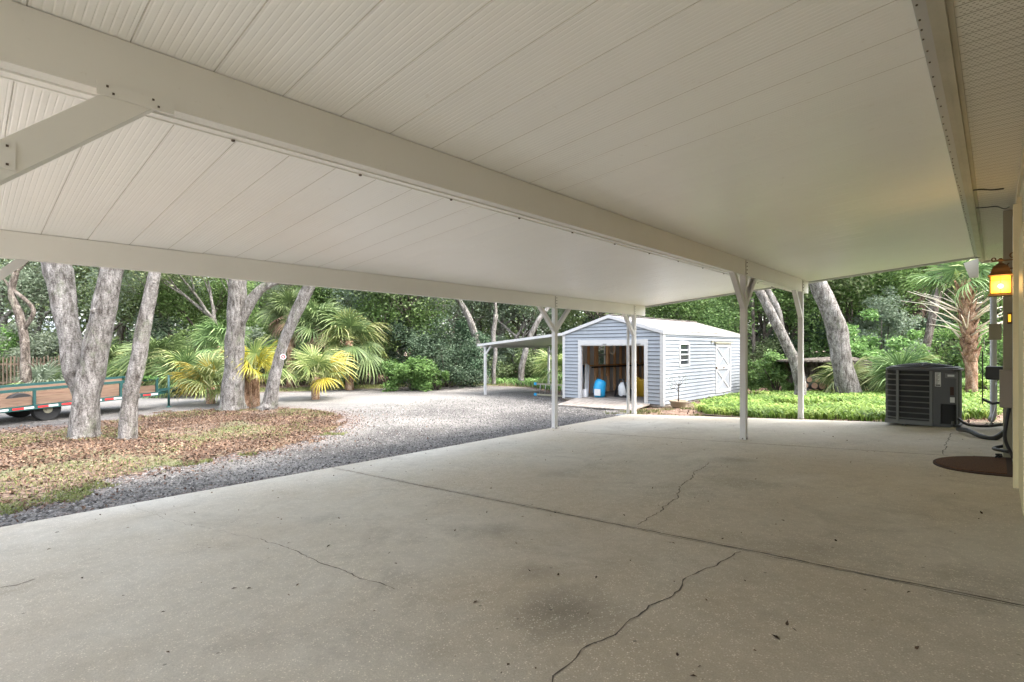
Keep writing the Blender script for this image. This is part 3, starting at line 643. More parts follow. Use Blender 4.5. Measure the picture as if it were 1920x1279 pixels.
mb = MB(); mb.bx(-.12, .15, 10.55, 10.75, .72, .92); mb.build('drum_cover', M['black'], rl, .02)
mb = MB(); mb.bx(-.16, -.145, 10.6, 10.62, .35, 1.15); mb.tube([(-.15, 10.61, .42), (-.04, 10.6, .36), (.1, 10.6, .4)], .02, 8); mb.build('bracket', M['black'], rl)

# lantern
lx, ly = .03, 6.72
la = thing('porch_lantern', 'lit bronze coach lantern with amber glass on a scrolled wall bracket', 'lantern', (lx, ly, 1.69))
def ring4(mb, hw, hw2, z0, z1, m=0, tilt=0):
    vs = [(lx + sx * hw, ly + sy * hw, z0) for sx, sy in ((-1, -1), (1, -1), (1, 1), (-1, 1))] + [(lx + sx * hw2, ly + sy * hw2, z1) for sx, sy in ((-1, -1), (1, -1), (1, 1), (-1, 1))]
    mb.add(vs, [(3, 2, 1, 0), (4, 5, 6, 7)] + [(i, (i + 1) % 4, 4 + (i + 1) % 4, 4 + i) for i in range(4)], m)
mb = MB(); ring4(mb, .088, .088, 1.688, 1.702); ring4(mb, .075, .078, 1.702, 1.712)
for sx in (-1, 1):
    for sy in (-1, 1): mb.box((lx + sx * .072, ly + sy * .072, 1.79), (.011, .011, .16))
ring4(mb, .082, .092, 1.868, 1.880); mb.build('cage', M['bronze'], la)
mb = MB(); prof = [(.092, 1.88), (.078, 1.892), (.066, 1.915), (.060, 1.945), (.050, 1.965), (.030, 1.985), (.014, 2.0), (.014, 2.02), (.02, 2.028), (.008, 2.045)]
for (a, z0), (b, z1) in zip(prof[:-1], prof[1:]): ring4(mb, a, b, z0, z1)
mb.build('roof_cap', M['bronze'], la)
mb = MB()
for sx, sy in ((0, -1), (0, 1), (1, 0), (-1, 0)):
    if sx == 0: mb.box((lx, ly + sy * .071, 1.79), (.135, .003, .155))
    else: mb.box((lx + sx * .071, ly, 1.79), (.003, .135, .155))
mb.build('glass', M['amber'], la)
mb = MB(); mb.box((lx, ly - .0745, 1.79), (.004, .003, .155)); mb.box((lx, ly - .0745, 1.83), (.135, .003, .004)); mb.box((lx - .0745, ly, 1.79), (.003, .004, .155))
mb.build('glazing_bar', M['bronze'], la)
mb = MB(); mb.lathe((lx, ly - .073, 1.775), [(.002, -.022), (.017, -.014), (.022, 0), (.017, .014), (.002, .022)], 12); bo = mb.build('bulb', M['bulb'], la)
def scroll(mb, cx_, cz_, r0, a0, a1, n=14, r=.006, shrink=.55):
    mb.tube([(cx_ + math.cos(a0 + (a1 - a0) * i / n) * r0 * (1 - shrink * i / n), ly, cz_ + math.sin(a0 + (a1 - a0) * i / n) * r0 * (1 - shrink * i / n)) for i in range(n + 1)], r, 6)
mb = MB(); mb.tube([(lx - .045, ly, 2.02), (lx, ly, 2.022), (.15, ly, 2.022)], .0065, 6); scroll(mb, lx - .045, 2.038, .02, -1.57, -7.0)
scroll(mb, .115, 2.06, .036, -.6, 4.6); scroll(mb, .10, 1.975, .045, .9, -4.2); mb.bx(.142, WX - .031, ly - .03, ly + .03, 1.90, 2.13); mb.build('bracket', M['bronze'], la)
pl = bpy.data.lights.new('lantern_light', 'POINT'); pl.energy = .7; pl.color = (1, .62, .2); pl.shadow_soft_size = .08
po = bpy.data.objects.new('lantern_light', pl); COL.objects.link(po); po.location = (lx - .0, ly - .12, 1.80); po.parent = la; po.location = Vector((lx, ly - .13, 1.78)) - la.location

# doormat
mp = thing('doormat', 'half round brown coir doormat with dark border by the door', 'doormat', (.14, 7.17, 0))
def halfmat(a, b, z, cx_=.145, cy_=7.17, n=40): return [(cx_ - a * math.sin(math.pi * i / n) ** .8, cy_ - b * math.cos(math.pi * i / n), 0) for i in range(n + 1)]
def matmesh(name, a, b, h0, h1, mt, cx_):
    P = halfmat(a, b, 0, cx_); n = len(P); vs = [(x, y, .06 * x + h0) for x, y, _ in P] + [(x, y, .06 * x + h1) for x, y, _ in P]
    m_ = MB(); m_.add(vs, [tuple(range(n, 2 * n))] + [(i, (i + 1) % n, n + (i + 1) % n, n + i) for i in range(n)]); o = m_.build(name, mt, mp); return o
k = NT(M['coir']); k.color(k.ramp(k.noise(120, 4, .8), [(.35, (.04, .017, .008)), (.65, (.15, .065, .028))])); k.bump(k.noise(150, 3), 1, .01)
matmesh('border', .62, .55, .001, .012, M['coirdark'], .122); matmesh('pile', .55, .48, .012, .02, M['coir'], .075)

# ------------------------------------------------------------------ air conditioner
ac = thing('air_conditioner', 'dark grey condenser unit with louvred sides on the slab by the fern bed', 'air conditioner', (-.85, 10.75, -.05))
AR = Matrix.Rotation(R(-1), 3, 'Z')
AO = Vector((-1.345, 10.47, -.085))        # front left foot
def A(u, v, z): return AO + AR @ Vector((u, v, 0)) + Vector((0, 0, z))
W_, Dp, Ht = .945, .82, .965
def rr(u0, u1, v0, v1, r, n=5):
    out = []
    for cu, cv, a0 in ((u0 + r, v0 + r, 180), (u1 - r, v0 + r, 270), (u1 - r, v1 - r, 0), (u0 + r, v1 - r, 90)):
        for i in range(n + 1): a = R(a0 + 90 * i / n); out.append((cu + r * math.cos(a), cv + r * math.sin(a)))
    return out
def loop(mb, P, z0, z1, m=0, cap=True):
    n = len(P); vs = [A(u, v, z0) for u, v in P] + [A(u, v, z1) for u, v in P]
    mb.add(vs, [(i, (i + 1) % n, n + (i + 1) % n, n + i) for i in range(n)] + ([tuple(range(n))[::-1], tuple(range(n, 2 * n))] if cap else []), m)
mb = MB(); loop(mb, rr(.02, W_ - .02, .02, Dp - .02, .1), .08, Ht - .04); mb.build('coil', M['coil'], ac)
mb = MB(); loop(mb, rr(0, W_, 0, Dp, .12), .05, .10); mb.build('base_pan', M['ac'], ac, .003)
mb = MB(); loop(mb, rr(-.005, W_ + .005, -.005, Dp + .005, .125), Ht - .05, Ht - .01); loop(mb, rr(.03, W_ - .03, .03, Dp - .03, .125), Ht - .01, Ht + .012); 
mb.build('top_cap', M['ac'], ac, .004)
mb = MB()
for i in range(11): rr_ = .05 + i * .033; mb.lathe(A(W_ / 2, Dp / 2, Ht + .062 - .05 * (rr_ / .4) ** 2), [(rr_ - .004, 0), (rr_ + .004, 0), (rr_ + .004, .008), (rr_ - .004, .008)], 32, 0, False)
for i in range(12):
    a = i * math.pi / 6; mb.tube([A(W_ / 2 + math.cos(a) * r_, Dp / 2 + math.sin(a) * r_, Ht + .066 - .05 * (r_ / .4) ** 2) for r_ in (.03, .15, .28, .385)], .004, 5)
mb.lathe(A(W_ / 2, Dp / 2, Ht + .055), [(.05, 0), (.05, .012), (.03, .02)], 16); mb.build('fan_grille', M['black'], ac)
pan = .63 * W_
for i in range(9):      # louvre rings: left side and front up to the service panel
    mb = MB(); z = .14 + i * .088; h = .022
    P = [(0.0, Dp - .1)] + [(u, v) for u, v in rr(0, W_, 0, Dp, .12)[:6]] + [(pan, 0)]
    n = len(P); vs = [A(u, v, z) for u, v in P] + [A(u, v, z + .010) for u, v in P] + [A(u + (.025 if u < .03 else 0), v + .03, z + h) for u, v in P]
    mb.add(vs, [(i_, i_ + 1, n + i_ + 1, n + i_) for i_ in range(n - 1)] + [(n + i_, n + i_ + 1, 2 * n + i_ + 1, 2 * n + i_) for i_ in range(n - 1)])
    mb.build('louver', M['acl'], ac)
mb = MB()
for u in (.17, pan): mb.beam(A(u, -.010, .06), A(u, -.010, Ht - .05), .038, .03, up=(0, 1, 0))
mb.build('corner_post', M['acl'], ac, .003); mb = MB()
for u, v in ((.01, .10),): mb.beam(A(u, v, .06), A(u, v, Ht - .05), .03, .03, up=(0, 1, 0))
mb.beam(A(.0, -.008, .085), A(pan, -.008, .085), .02, .07, up=(0, 0, 1)); mb.build('corner_post', M['acl'], ac, .003)
mb = MB(); c_ = [(pan, .41), (W_ - .05, .41), (W_ - .05, Ht - .05), (pan, Ht - .05)]
mb.add([A(u, -.012, z) for u, z in c_] + [A(u, .03, z) for u, z in c_], [(0, 1, 2, 3), (7, 6, 5, 4), (0, 4, 5, 1), (1, 5, 6, 2), (2, 6, 7, 3), (3, 7, 4, 0)])
c_ = [(pan, .10), (pan + .12, .10), (pan + .12, .411), (pan, .411)]
mb.add([A(u, -.011, z) for u, z in c_] + [A(u, .03, z) for u, z in c_], [(0, 1, 2, 3), (7, 6, 5, 4), (0, 4, 5, 1), (1, 5, 6, 2), (2, 6, 7, 3), (3, 7, 4, 0)])
mb.build('service_panel', M['ac'], ac, .003)
mb = MB(); mb.beam(A(W_ - .035, -.006, .1), A(W_ - .035, -.006, Ht - .05), .02, .014, up=(0, 1, 0)); mb.build('edge_strip', M['acl'], ac)
def stick(name, u0, u1, z0, z1, mt):
    m_ = MB(); m_.add([A(u0, -.014, z0), A(u1, -.014, z0), A(u1, -.014, z1), A(u0, -.014, z1)], [(0, 1, 2, 3)], 0); return m_
m_ = stick('', pan + .05, pan + .12, .68, .90, 0)
for i in range(9): z = .885 - i * .02; m_.add([A(pan + .058, -.0155, z), A(pan + .058 + .045 - (i % 3) * .01, -.0155, z), A(pan + .058 + .045 - (i % 3) * .01, -.0155, z + .007), A(pan + .058, -.0155, z + .007)], [(0, 1, 2, 3)], 1)
m_.add([A(pan + .055, -.0155, .69), A(pan + .115, -.0155, .69), A(pan + .115, -.0155, .71), A(pan + .055, -.0155, .71)], [(0, 1, 2, 3)], 1); m_.build('rating_label', [M['label'], M['dark']], ac)
m_ = stick('', pan + .17, pan + .31, .815, .885, 0); m_.add([A(u, -.0155, z) for u, z in ((pan + .2, .838), (pan + .28, .838), (pan + .28, .868), (pan + .2, .868))], [(0, 1, 2, 3)], 1); m_.build('badge', [M['acl'], M['label']], ac)
m_ = stick('', W_ - .12, W_ - .065, .44, .52, 0); m_.add([A(u, -.0145, z) for u, z in ((W_ - .12, .55), (W_ - .075, .55), (W_ - .075, .68), (W_ - .12, .68))], [(0, 1, 2, 3)], 1); m_.build('warning_sticker', [M['label'], M['coirdark']], ac)
for u, v in ((.25, .04), (.85, .04), (.25, .75), (.85, .75)): mb = MB(); p = A(u, v, 0); mb.lathe((p.x, p.y, .06 * p.x + .002), [(.03, 0), (.022, .09)], 8); mb.build('foot', M['acl'], ac)

# ------------------------------------------------------------------ shed
SX, SW, SY, SE, SB, EV, RG = -10.02, -6.63, 13.1, 18.96, -.37, 1.63, 2.12
CXs = (SX + SW) / 2
sh = thing('garden_shed', 'pale blue vinyl sided shed with open garage door and white trim', 'shed', (CXs, 16, SB))
def laps(mb, P, holes, a0, a1, z0, z1, top=None, e=.104):
    """lapped boards; P(a, z, out) maps wall coordinates to the world"""
    z = z0
    while z < z1 - .002:
        zz = min(z + e, z1); cuts = [(a0, a1)]
        for h0, h1, hz0, hz1 in holes:
            if zz > hz0 + .01 and z < hz1 - .01:
                nc = []
                for c0, c1 in cuts:
                    if h1 <= c0 or h0 >= c1: nc.append((c0, c1))
                    else:
                        if h0 > c0: nc.append((c0, h0))
                        if h1 < c1: nc.append((h1, c1))
                cuts = nc
        for c0, c1 in cuts:
            b0, b1, t0, t1 = c0, c1, c0, c1
            if top:
                b0, b1 = max(c0, top(z)[0]), min(c1, top(z)[1]); t0, t1 = max(c0, top(zz)[0]), min(c1, top(zz)[1])
                if b1 <= b0: continue
                if t1 < t0: t0 = t1 = (t0 + t1) / 2
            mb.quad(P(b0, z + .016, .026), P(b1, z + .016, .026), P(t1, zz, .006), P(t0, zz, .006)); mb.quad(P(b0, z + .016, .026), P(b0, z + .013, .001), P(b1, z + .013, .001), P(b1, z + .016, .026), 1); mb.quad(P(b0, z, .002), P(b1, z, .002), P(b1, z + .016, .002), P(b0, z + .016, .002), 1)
        z = zz
DO = (-9.34, -7.17, SB - .05, 1.34)          # garage opening
slope = (RG - EV) / ((SW - SX) / 2)
def gtop(z): 
    if z <= EV: return (SX, SW)
    k_ = (z - EV) / slope; return (SX + k_, SW - k_)
mb = MB(); laps(mb, lambda a, z, o: (a, SY - o, z), [DO], SX, SW, SB, RG, gtop); mb.build('front_wall', [M['siding'], M['lap_shade']], sh)
mb = MB(); win = (14.08, 14.68, .70, 1.31); dr = (16.66, 17.96, -.27, 1.34)
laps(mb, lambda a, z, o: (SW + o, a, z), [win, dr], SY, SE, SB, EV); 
mb.build('side_wall', [M['siding'], M['lap_shade']], sh)
mb = MB(); lw = (14.9, 15.5, .62, 1.30)
laps(mb, lambda a, z, o: (SX - o, a, z), [lw], SY, SE, SB, EV); mb.build('side_wall', [M['siding'], M['lap_shade']], sh)
mb = MB(); laps(mb, lambda a, z, o: (a, SE + o, z), [], SX, SW, SB, RG, gtop); mb.build('back_wall', [M['siding'], M['lap_shade']], sh)
# sheathing panels inside
M['sheath'] = mat('sheathing', (.74, .75, .76), .8)
mb = MB(); t_ = .012
def panel_x(x, y0, y1, z0, z1): mb.bx(x, x + t_, y0, y1, z0, z1)
for x, h in ((SX + .001, lw), (SW - t_ - .001, win)):
    panel_x(x, SY + .02, h[0], SB, EV); panel_x(x, h[1], SE - .02, SB, EV); panel_x(x, h[0], h[1], SB, h[2]); panel_x(x, h[0], h[1], h[3], EV)
mb.bx(SX + .02, SW - .02, SE - .02, SE - .003, SB, EV)
mb.build('sheathing', M['sheath'], sh)
mb = MB()
y = SY + .06
while y < SE:
    for x0 in (SX + .014, SW - .103):
        h = lw if x0 < CXs else win
        if h[0] < y < h[1]: mb.bx(x0, x0 + .088, y, y + .038, SB + .05, h[2])
        else: mb.bx(x0, x0 + .088, y, y + .038, SB + .05, EV - .01)
    y += .405
x = SX + .2
while x < SW - .1: mb.bx(x, x + .038, SE - .115, SE - .022, SB + .05, EV - .01); x += .405
mb.bx(SX + .013, SX + .104, SY + .05, SE - .12, .57, .618); mb.bx(SX + .013, SX + .105, SY + .02, SE - .03, EV - .05, EV - .008)
for yy in (lw[0] - .04, lw[1]): mb.bx(SX + .02, SX + .11, yy, yy + .04, .2, EV - .02)
mb.build('studs', M['wood'], sh)
mb = MB(); mb.bx(SX + .10, SX + .16, SY + 1.4, SE - .2, .52, .56); mb.build('shelf', M['dark'], sh)
mb = MB(); mb.bx(SX + .015, SW - .015, SY + .01, SE - .03, SB - .06, SB + .03); mb.build('floor', M['ply'], sh)
mb = MB()
for x in (SX + .12, CXs - .6, CXs + .6, SW - .22): mb.bx(x, x + .1, SY + .02, SE, SB - .17, SB - .061)
mb.bx(SX + .02, SW - .02, SY + .0, SY + .04, SB - .10, SB - .0605); mb.bx(SW - .05, SW - .01, SY + .05, SE, SB - .12, SB - .0605); mb.build('skid', M['fence'], sh)
def slab_roof(mb, a, b, c, d, th): 
    n = (Vector(b) - Vector(a)).cross(Vector(d) - Vector(a)).normalized() * th
    vs = [Vector(p) for p in (a, b, c, d)]; vs += [v - n for v in vs]; mb.add(vs, [(0, 1, 2, 3), (7, 6, 5, 4), (0, 4, 5, 1), (1, 5, 6, 2), (2, 6, 7, 3), (3, 7, 4, 0)])
ovx, ovy = .05, .06; ez = EV - slope * ovx + .045; rz_ = RG + .045
mb = MB()
slab_roof(mb, (SW + ovx, SY - ovy, ez), (SW + ovx, SE + ovy, ez), (CXs, SE + ovy, rz_), (CXs, SY - ovy, rz_), .03)
slab_roof(mb, (SX - ovx, SE + ovy, ez), (SX - ovx, SY - ovy, ez), (CXs, SY - ovy, rz_), (CXs, SE + ovy, rz_), .03)
n = 13
for i in range(n + 1):
    yy = SY - ovy + .03 + (SE - SY + 2 * ovy - .06) * i / n
    for xe in (SW + ovx, SX - ovx): mb.beam((xe, yy, ez + .006), (CXs, yy, rz_ + .004), .02, .010)
mb.build('roof', M['roof'], sh)
mb = MB(); mb.beam((CXs, SY - ovy, rz_ + .012), (CXs, SE + ovy, rz_ + .012), .16, .014); mb.build('ridge_cap', M['roof'], sh)
mb = MB()
for xe in (SW + ovx, SX - ovx):
    mb.add([(xe, SY - .068, ez - .09), (CXs, SY - .068, rz_ - .09), (CXs, SY - .068, rz_ + .004), (xe, SY - .068, ez + .004), (xe, SY - .022, ez - .09), (CXs, SY - .022, rz_ - .09), (CXs, SY - .022, rz_ + .004), (xe, SY - .022, ez + .004)], [(0, 1, 2, 3), (7, 6, 5, 4), (0, 4, 5, 1), (1, 5, 6, 2), (2, 6, 7, 3), (3, 7, 4, 0)])
mb.build('rake_trim', M['trim'], sh)
mb = MB(); mb.bx(SW + .026, SW + .052, SY - .02, SE + .04, EV - .06, EV + .012); mb.build('eave_trim', M['trim'], sh)
mb = MB(); cw = .075
mb.bx(SW - cw, SW + .024, SY - .028, SY - .021, SB - .03, EV); mb.bx(SW + .021, SW + .028, SY - .028, SY + cw, SB - .03, EV - .0605); mb.build('corner_trim', M['trim'], sh); mb = MB(); mb.bx(SX - .024, SX + cw, SY - .028, SY - .021, SB - .03, EV); mb.build('corner_trim', M['trim'], sh); mb = MB(); mb.bx(SW + .021, SW + .028, SE - cw, SE + .02, SB - .03, EV - .061)
mb.build('corner_trim', M['trim'], sh)
mb = MB(); d0, d1, dz0, dz1 = DO
mb.bx(d0 - .10, d0 + .01, SY - .034, SY + .05, SB - .03, dz1 + .10); mb.bx(d1 - .01, d1 + .10, SY - .034, SY + .05, SB - .03, dz1 + .10); mb.bx(d0 + .0105, d1 - .0105, SY - .032, SY + .05, dz1 - .06, dz1 + .09)
mb.build('garage_frame', M['trim'], sh)
mb = MB(); mb.bx(d0 + .012, d1 - .012, SY + .06, SY + .22, dz1 - .03, dz1 + .12); mb.bx(d0 + .012, d1 - .012, SY - .012, SY + .055, dz1 - .085, dz1 - .061); 
for xx in (d0 + .8, d1 - .25): mb.bx(xx, xx + .13, SY - .040, SY - .033, dz1 - .045, dz1 - .03, 1)
mb.build('roll_door', [M['trim'], M['dark']], sh)
# window on the side
mb = MB(); y0, y1, z0, z1 = win
for a in ((y0 - .04, y0 + .025, z0 - .04, z1 + .06), (y1 - .025, y1 + .04, z0 - .04, z1 + .06)): mb.bx(SW - .01, SW + .04, *a)
mb.bx(SW - .01, SW + .038, y0 + .0251, y1 - .0251, z0 - .04, z0 + .02); mb.bx(SW - .01, SW + .038, y0 + .0251, y1 - .0251, z1 - .02, z1 + .05); mb.bx(SW - .01, SW + .036, y0 + .0251, y1 - .0251, (z0 + z1) / 2 - .02, (z0 + z1) / 2 + .02)
wf = mb.build('window', M['trim'], sh)
mb = MB(); mb.bx(SW - .004, SW + .004, y0 + .026, y1 - .026, z0 + .02, z1 - .02); mb.bx(SW + .005, SW + .007, y0 + .03, y1 - .03, z0 + .13, z0 + .15, 1); mb.bx(SW + .005, SW + .007, y0 + .03, y1 - .03, z0 + .42, z0 + .45, 1); mb.build('pane', [M['glass'], M['sheath']], wf)
mb = MB()
for a in ((lw[0], lw[0] + .04, lw[2], lw[3]), (lw[1] - .04, lw[1], lw[2], lw[3])): mb.bx(SX - .03, SX + .02, *a)
mb.bx(SX - .03, SX + .02, lw[0] + .041, lw[1] - .041, .93, .97); mb.build('window', M['trim'], sh)
# x braced door
mb = MB(); y0, y1, z0, z1 = dr; mb.bx(SW - .01, SW + .012, y0, y1, z0, z1 - .02); 
dd = mb.build('door', M['siding'], sh)
mb = MB(); X0, X1 = SW + .0125, SW + .036; zm = (z0 + z1) / 2
for a in ((y0, y0 + .09, z0, z1 - .02), (y1 - .09, y1, z0, z1 - .02), (y0 + .0905, y1 - .0905, z0, z0 + .09), (y0 + .0905, y1 - .0905, z1 - .11, z1 - .02), (y0 + .0905, y1 - .0905, zm - .045, zm + .045)): mb.bx(X0, X1, *a)
for za, zb in ((z0 + .09, zm - .045), (zm + .045, z1 - .11)):
    mb.beam((SW + .022, y0 + .1, za), (SW + .022, y1 - .1, zb), .05, .016, up=(1, 0, 0)); mb.beam((SW + .0215, y0 + .1, zb), (SW + .0215, y1 - .1, za), .05, .016, up=(1, 0, 0))
mb.build('door_trim', M['trim'], dd)
mb = MB(); mb.bx(SW + .02, SW + .09, y0 - .12, y1 + .02, z1 + .0, z1 + .05); mb.build('door_track', M['chase'], dd)
mb = MB(); mb.bx(SW + .037, SW + .06, (y0 + y1) / 2 - .04, (y0 + y1) / 2 + .04, zm - .02, zm + .02); mb.build('latch', M['bronze'], dd); mb = MB(); mb.bx(SW + .037, SW + .06, y0 + .01, y0 + .07, zm - .03, zm + .05); mb.build('latch', M['bronze'], dd)
mb = MB(); mb.bx(SW + .021, SW + .07, 16.3, 16.38, 1.36, 1.42); mb.build('hook', M['chase'], sh)
# ramp
mb = MB(); mb.add([(-9.55, 12.15, gz(-9.5) + .03), (-7.0, 12.05, gz(-7) + .035), (-7.0, SY - .02, SB + .02), (-9.5, SY - .02, SB + .02), (-9.55, 12.15, gz(-9.5) + .005), (-7.0, 12.05, gz(-7) + .005), (-7.0, SY - .02, SB - .02), (-9.5, SY - .02, SB - .02)], [(0, 1, 2, 3), (7, 6, 5, 4), (0, 4, 5, 1), (1, 5, 6, 2), (2, 6, 7, 3), (3, 7, 4, 0)])
mb.build('ramp', M['ply'], sh)
# lean-to
lt = []
mb = MB(); slab_roof(mb, (-13.92, SY - .05, 1.315), (SX - .03, SY - .05, 1.655), (SX - .03, 16.9, 1.655), (-13.92, 16.9, 1.315), .035); mb.build('lean_to_roof', M['trim'], sh)
mb = MB(); mb.add([(-13.94, SY - .085, 1.245), (SX - .03, SY - .085, 1.585), (SX - .03, SY - .085, 1.67), (-13.94, SY - .085, 1.33), (-13.94, SY - .051, 1.245), (SX - .03, SY - .051, 1.585), (SX - .03, SY - .051, 1.67), (-13.94, SY - .051, 1.33)], [(0, 1, 2, 3), (7, 6, 5, 4), (0, 4, 5, 1), (1, 5, 6, 2), (2, 6, 7, 3), (3, 7, 4, 0)])
mb.bx(-13.72, -13.62, SY - .03, 16.85, 1.20, 1.285); mb.build('lean_to_fascia', M['trim'], sh)
for yy, xx in ((SY + .02, -13.62), (16.8, -13.62)):
    mb = MB(); g_ = gz(xx); mb.bx(xx - .04, xx + .04, yy - .04, yy + .04, g_, 1.24); mb.beam((xx + .03, yy, .95), (xx + .30, yy, 1.26), .05, .05, up=(0, 1, 0)); mb.build('lean_to_post', M['trim'], sh, .004)

# things in and around the shed
def inshed(px, py, y): 
    r = ray(px, py); t = y / r.y; return r * t + Vector((0, 0, CH))
fz = SB + .031
bg_ = thing('blue_bag', 'bright blue and white sack standing just inside the shed opening', 'bag', (-9.1, 13.6, fz))
mb = MB(); mb.tube([(-9.02, 13.62, fz), (-9.02, 13.62, fz + .08), (-9.02, 13.62, fz + .30), (-9.0, 13.63, fz + .48), (-8.99, 13.65, fz + .54)], [.17, .19, .19, .17, .11], 8, 0, jit=.35); mb.build('sack', M['blue'], bg_)
mb = MB(); mb.box((-8.93, 13.37, fz + .17), (.20, .012, .2), 0, R(10)); mb.build('printed_panel', M['label'], bg_)
mb = MB(); mb.box((-9.36, 13.30, fz + .12), (.16, .12, .24)); tag(mb.build('white_tub', M['white'], None, .02), 'small white carton beside the blue sack in the shed', 'carton')
mb = MB(); mb.beam((-9.70, 13.35, fz + .005), (-9.80, 13.7, fz + 1.02), .05, .40, up=(0, 1, 0)); tag(mb.build('navy_board', M['navy']), 'dark navy board leaning at the left of the shed opening', 'board')
mb = MB(); mb.beam((-9.42, 13.5, fz + .01), (-9.66, 13.9, fz + 1.0), .22, .02, up=(1, 0, 0)); tag(mb.build('white_board', M['white']), 'tall white board leaning against the studs inside the shed', 'board')
spx = thing('sprayer', 'white and black tank sprayer on the shed floor right of the blue sack', 'sprayer', (-8.45, 14.1, fz))
mb = MB(); mb.lathe((-8.45, 14.1, fz), [(.10, .0), (.16, .05), (.17, .35), (.12, .45), (.05, .48)], 16); mb.build('tank', M['white'], spx)
mb = MB(); mb.tube([(-8.68, 13.98, fz + .01), (-8.60, 13.98, fz + .35), (-8.50, 13.98, fz + .55), (-8.38, 13.98, fz + .55), (-8.30, 13.98, fz + .35), (-8.2, 13.98, fz + .01)], .035, 8); mb.box((-8.45, 13.98, fz + .04), (.5, .06, .07)); mb.build('frame', M['black'], spx)
yb = thing('yellow_bin', 'mustard yellow bucket near the middle of the shed floor', 'bucket', (-8.2, 14.8, fz))
mb = MB(); mb.lathe((-8.15, 14.8, fz), [(.17, 0), (.21, .5), (.22, .52), (.20, .55)], 18); mb.build('bucket', M['yellow'], yb); mb = MB(); mb.box((-8.3, 14.75, fz + .3), (.12, .12, .6)); mb.build('handle', M['yellow'], yb)
mb = MB(); cc_ = inshed(1148, 651, 14.6)
for o_ in (0, .02): mb.tube([(cc_.x + math.sin(a / 16 * 2 * math.pi) * (.09 + o_), 14.6 + o_, cc_.z + math.cos(a / 16 * 2 * math.pi) * (.22 + o_)) for a in range(17)], .009, 6)
tag(mb.build('rope_coil', M['rope']), 'pale rope coil hanging inside the shed near the header', 'rope')
ld = thing('ladder', 'aluminium ladder with blue feet lying on its edge under the lean-to', 'ladder', (-11.6, 14.2, gz(-11)))
mb = MB(); g_ = gz(-11) + .03; a_, b_ = Vector((-12.05, 14.15, g_)), Vector((-10.25, 14.35, g_ + .0))
for dz in (.02, .40): mb.beam(a_ + Vector((0, 0, dz)), b_ + Vector((0, 0, dz)), .03, .06)
mb.build('rail', M['chase'], ld)
for i in range(8): mb = MB(); p = a_.lerp(b_, (i + .6) / 8); mb.tube([p + Vector((0, 0, .03)), p + Vector((.05, 0, .40))], .014, 6); mb.build('rung', M['steel'], ld)
mb = MB()
for dz in (.02, .40): mb.box(a_ + Vector((-.03, 0, dz)), (.1, .07, .09))
mb.build('end_cap', M['blue'], ld)
pt = onG(1272, 765); po_ = thing('stone_planter', 'low stone planter with a bare twiggy shrub at the shed corner', 'planter', pt)
mb = MB(); mb.lathe(pt, [(.15, 0), (.19, .05), (.21, .14), (.24, .17), (.24, .20), (.20, .20), (.19, .18)], 20); mb.build('pot', M['pot'], po_)
mb = MB(); q_ = random.Random(5); mb.tube([pt + Vector((0, 0, .18)), pt + Vector((.01, 0, .45)), pt + Vector((.0, 0, .62))], [.018, .013, .01], 6)
tips = []
for i in range(9):
    a = q_.uniform(0, 6.28); b = pt + Vector((.0, 0, q_.uniform(.45, .62))); c = b + Vector((math.cos(a) * .22, math.sin(a) * .22, q_.uniform(.02, .3))); mb.tube([b, (b + c) / 2 + Vector((0, 0, .04)), c], [.007, .005, .003], 5); tips.append(c)
mb.build('stem', M['bark_dark'], po_)
C = np.concatenate([np.array(t) + rs.normal(size=(16, 3)) * .05 for t in tips]); V, Fc = leaf_geo(C - np.array(pt), .035, .5, .5, rs); np_mesh('foliage', V, Fc, M['moss'], r=np.repeat(rs.rand(len(C)), 2), parent=po_)

# timber edging of the fern bed
mb = MB(); P_ = [onG(*p) for p in ((1318, 781), (1405, 788))]; mb.beam(P_[0] + Vector((0, 0, .02)), P_[1] + Vector((0, 0, .02)), .07, .07)
tag(mb.build('edging_board', M['fence']), 'low dark timber edging in front of the fern bed', 'edging')

#@@TREES@@
# ------------------------------------------------------------------ trailer under the oaks
tl = thing('utility_trailer', 'green open utility trailer with plank sides parked beyond the oaks', 'trailer', (-16.2, 1.6, -.5))
T0 = Vector((-15.35, -1.4, 0)); TD = (Vector((-16.95, 3.75, 0)) - T0).normalized(); TN = Vector((-TD.y, TD.x, 0)); TL = 5.4; TW = 1.7
tg = gz(-16)
def TP(u, v, z): return T0 + TD * u + TN * v + Vector((0, 0, z if z < -.3 else z + (u - 4.6) * .035))   # nose held up on the jack
for v in (0, TW):
    mb = MB(); mb.beam(TP(0, v, -.10), TP(TL, v, -.10), .07, .10); mb.beam(TP(0, v, .31), TP(TL, v, .31), .055, .06)
    for i in range(7): u = .03 + (TL - .06) * i / 6; mb.beam(TP(u, v, -.05), TP(u, v, .28), .05, .05, up=TD)
    mb.build('side_rail', M['green'], tl)
    mb = MB(); s_ = -1 if v == 0 else 1
    for i in range(12):
        u = .05 + i * .45
        if u < TL - .3: mb.beam(TP(u, v - .038, -.10), TP(u + .2, v - .038, -.10), .008, .045, 0); mb.beam(TP(u + .2005, v - .038, -.10), TP(u + .38, v - .038, -.10), .008, .045, 1)
    mb.build('reflective_tape', [M['red'], M['label']], tl)
mb = MB(); mb.beam(TP(TL, 0, .31), TP(TL, TW, .31), .055, .06); mb.beam(TP(TL, 0, -.10), TP(TL, TW, -.10), .07, .1)
for u in (1.2, 2.4, 3.6): mb.beam(TP(u, 0, -.13), TP(u, TW, -.13), .05, .05)
mb.build('cross_frame', M['green'], tl)
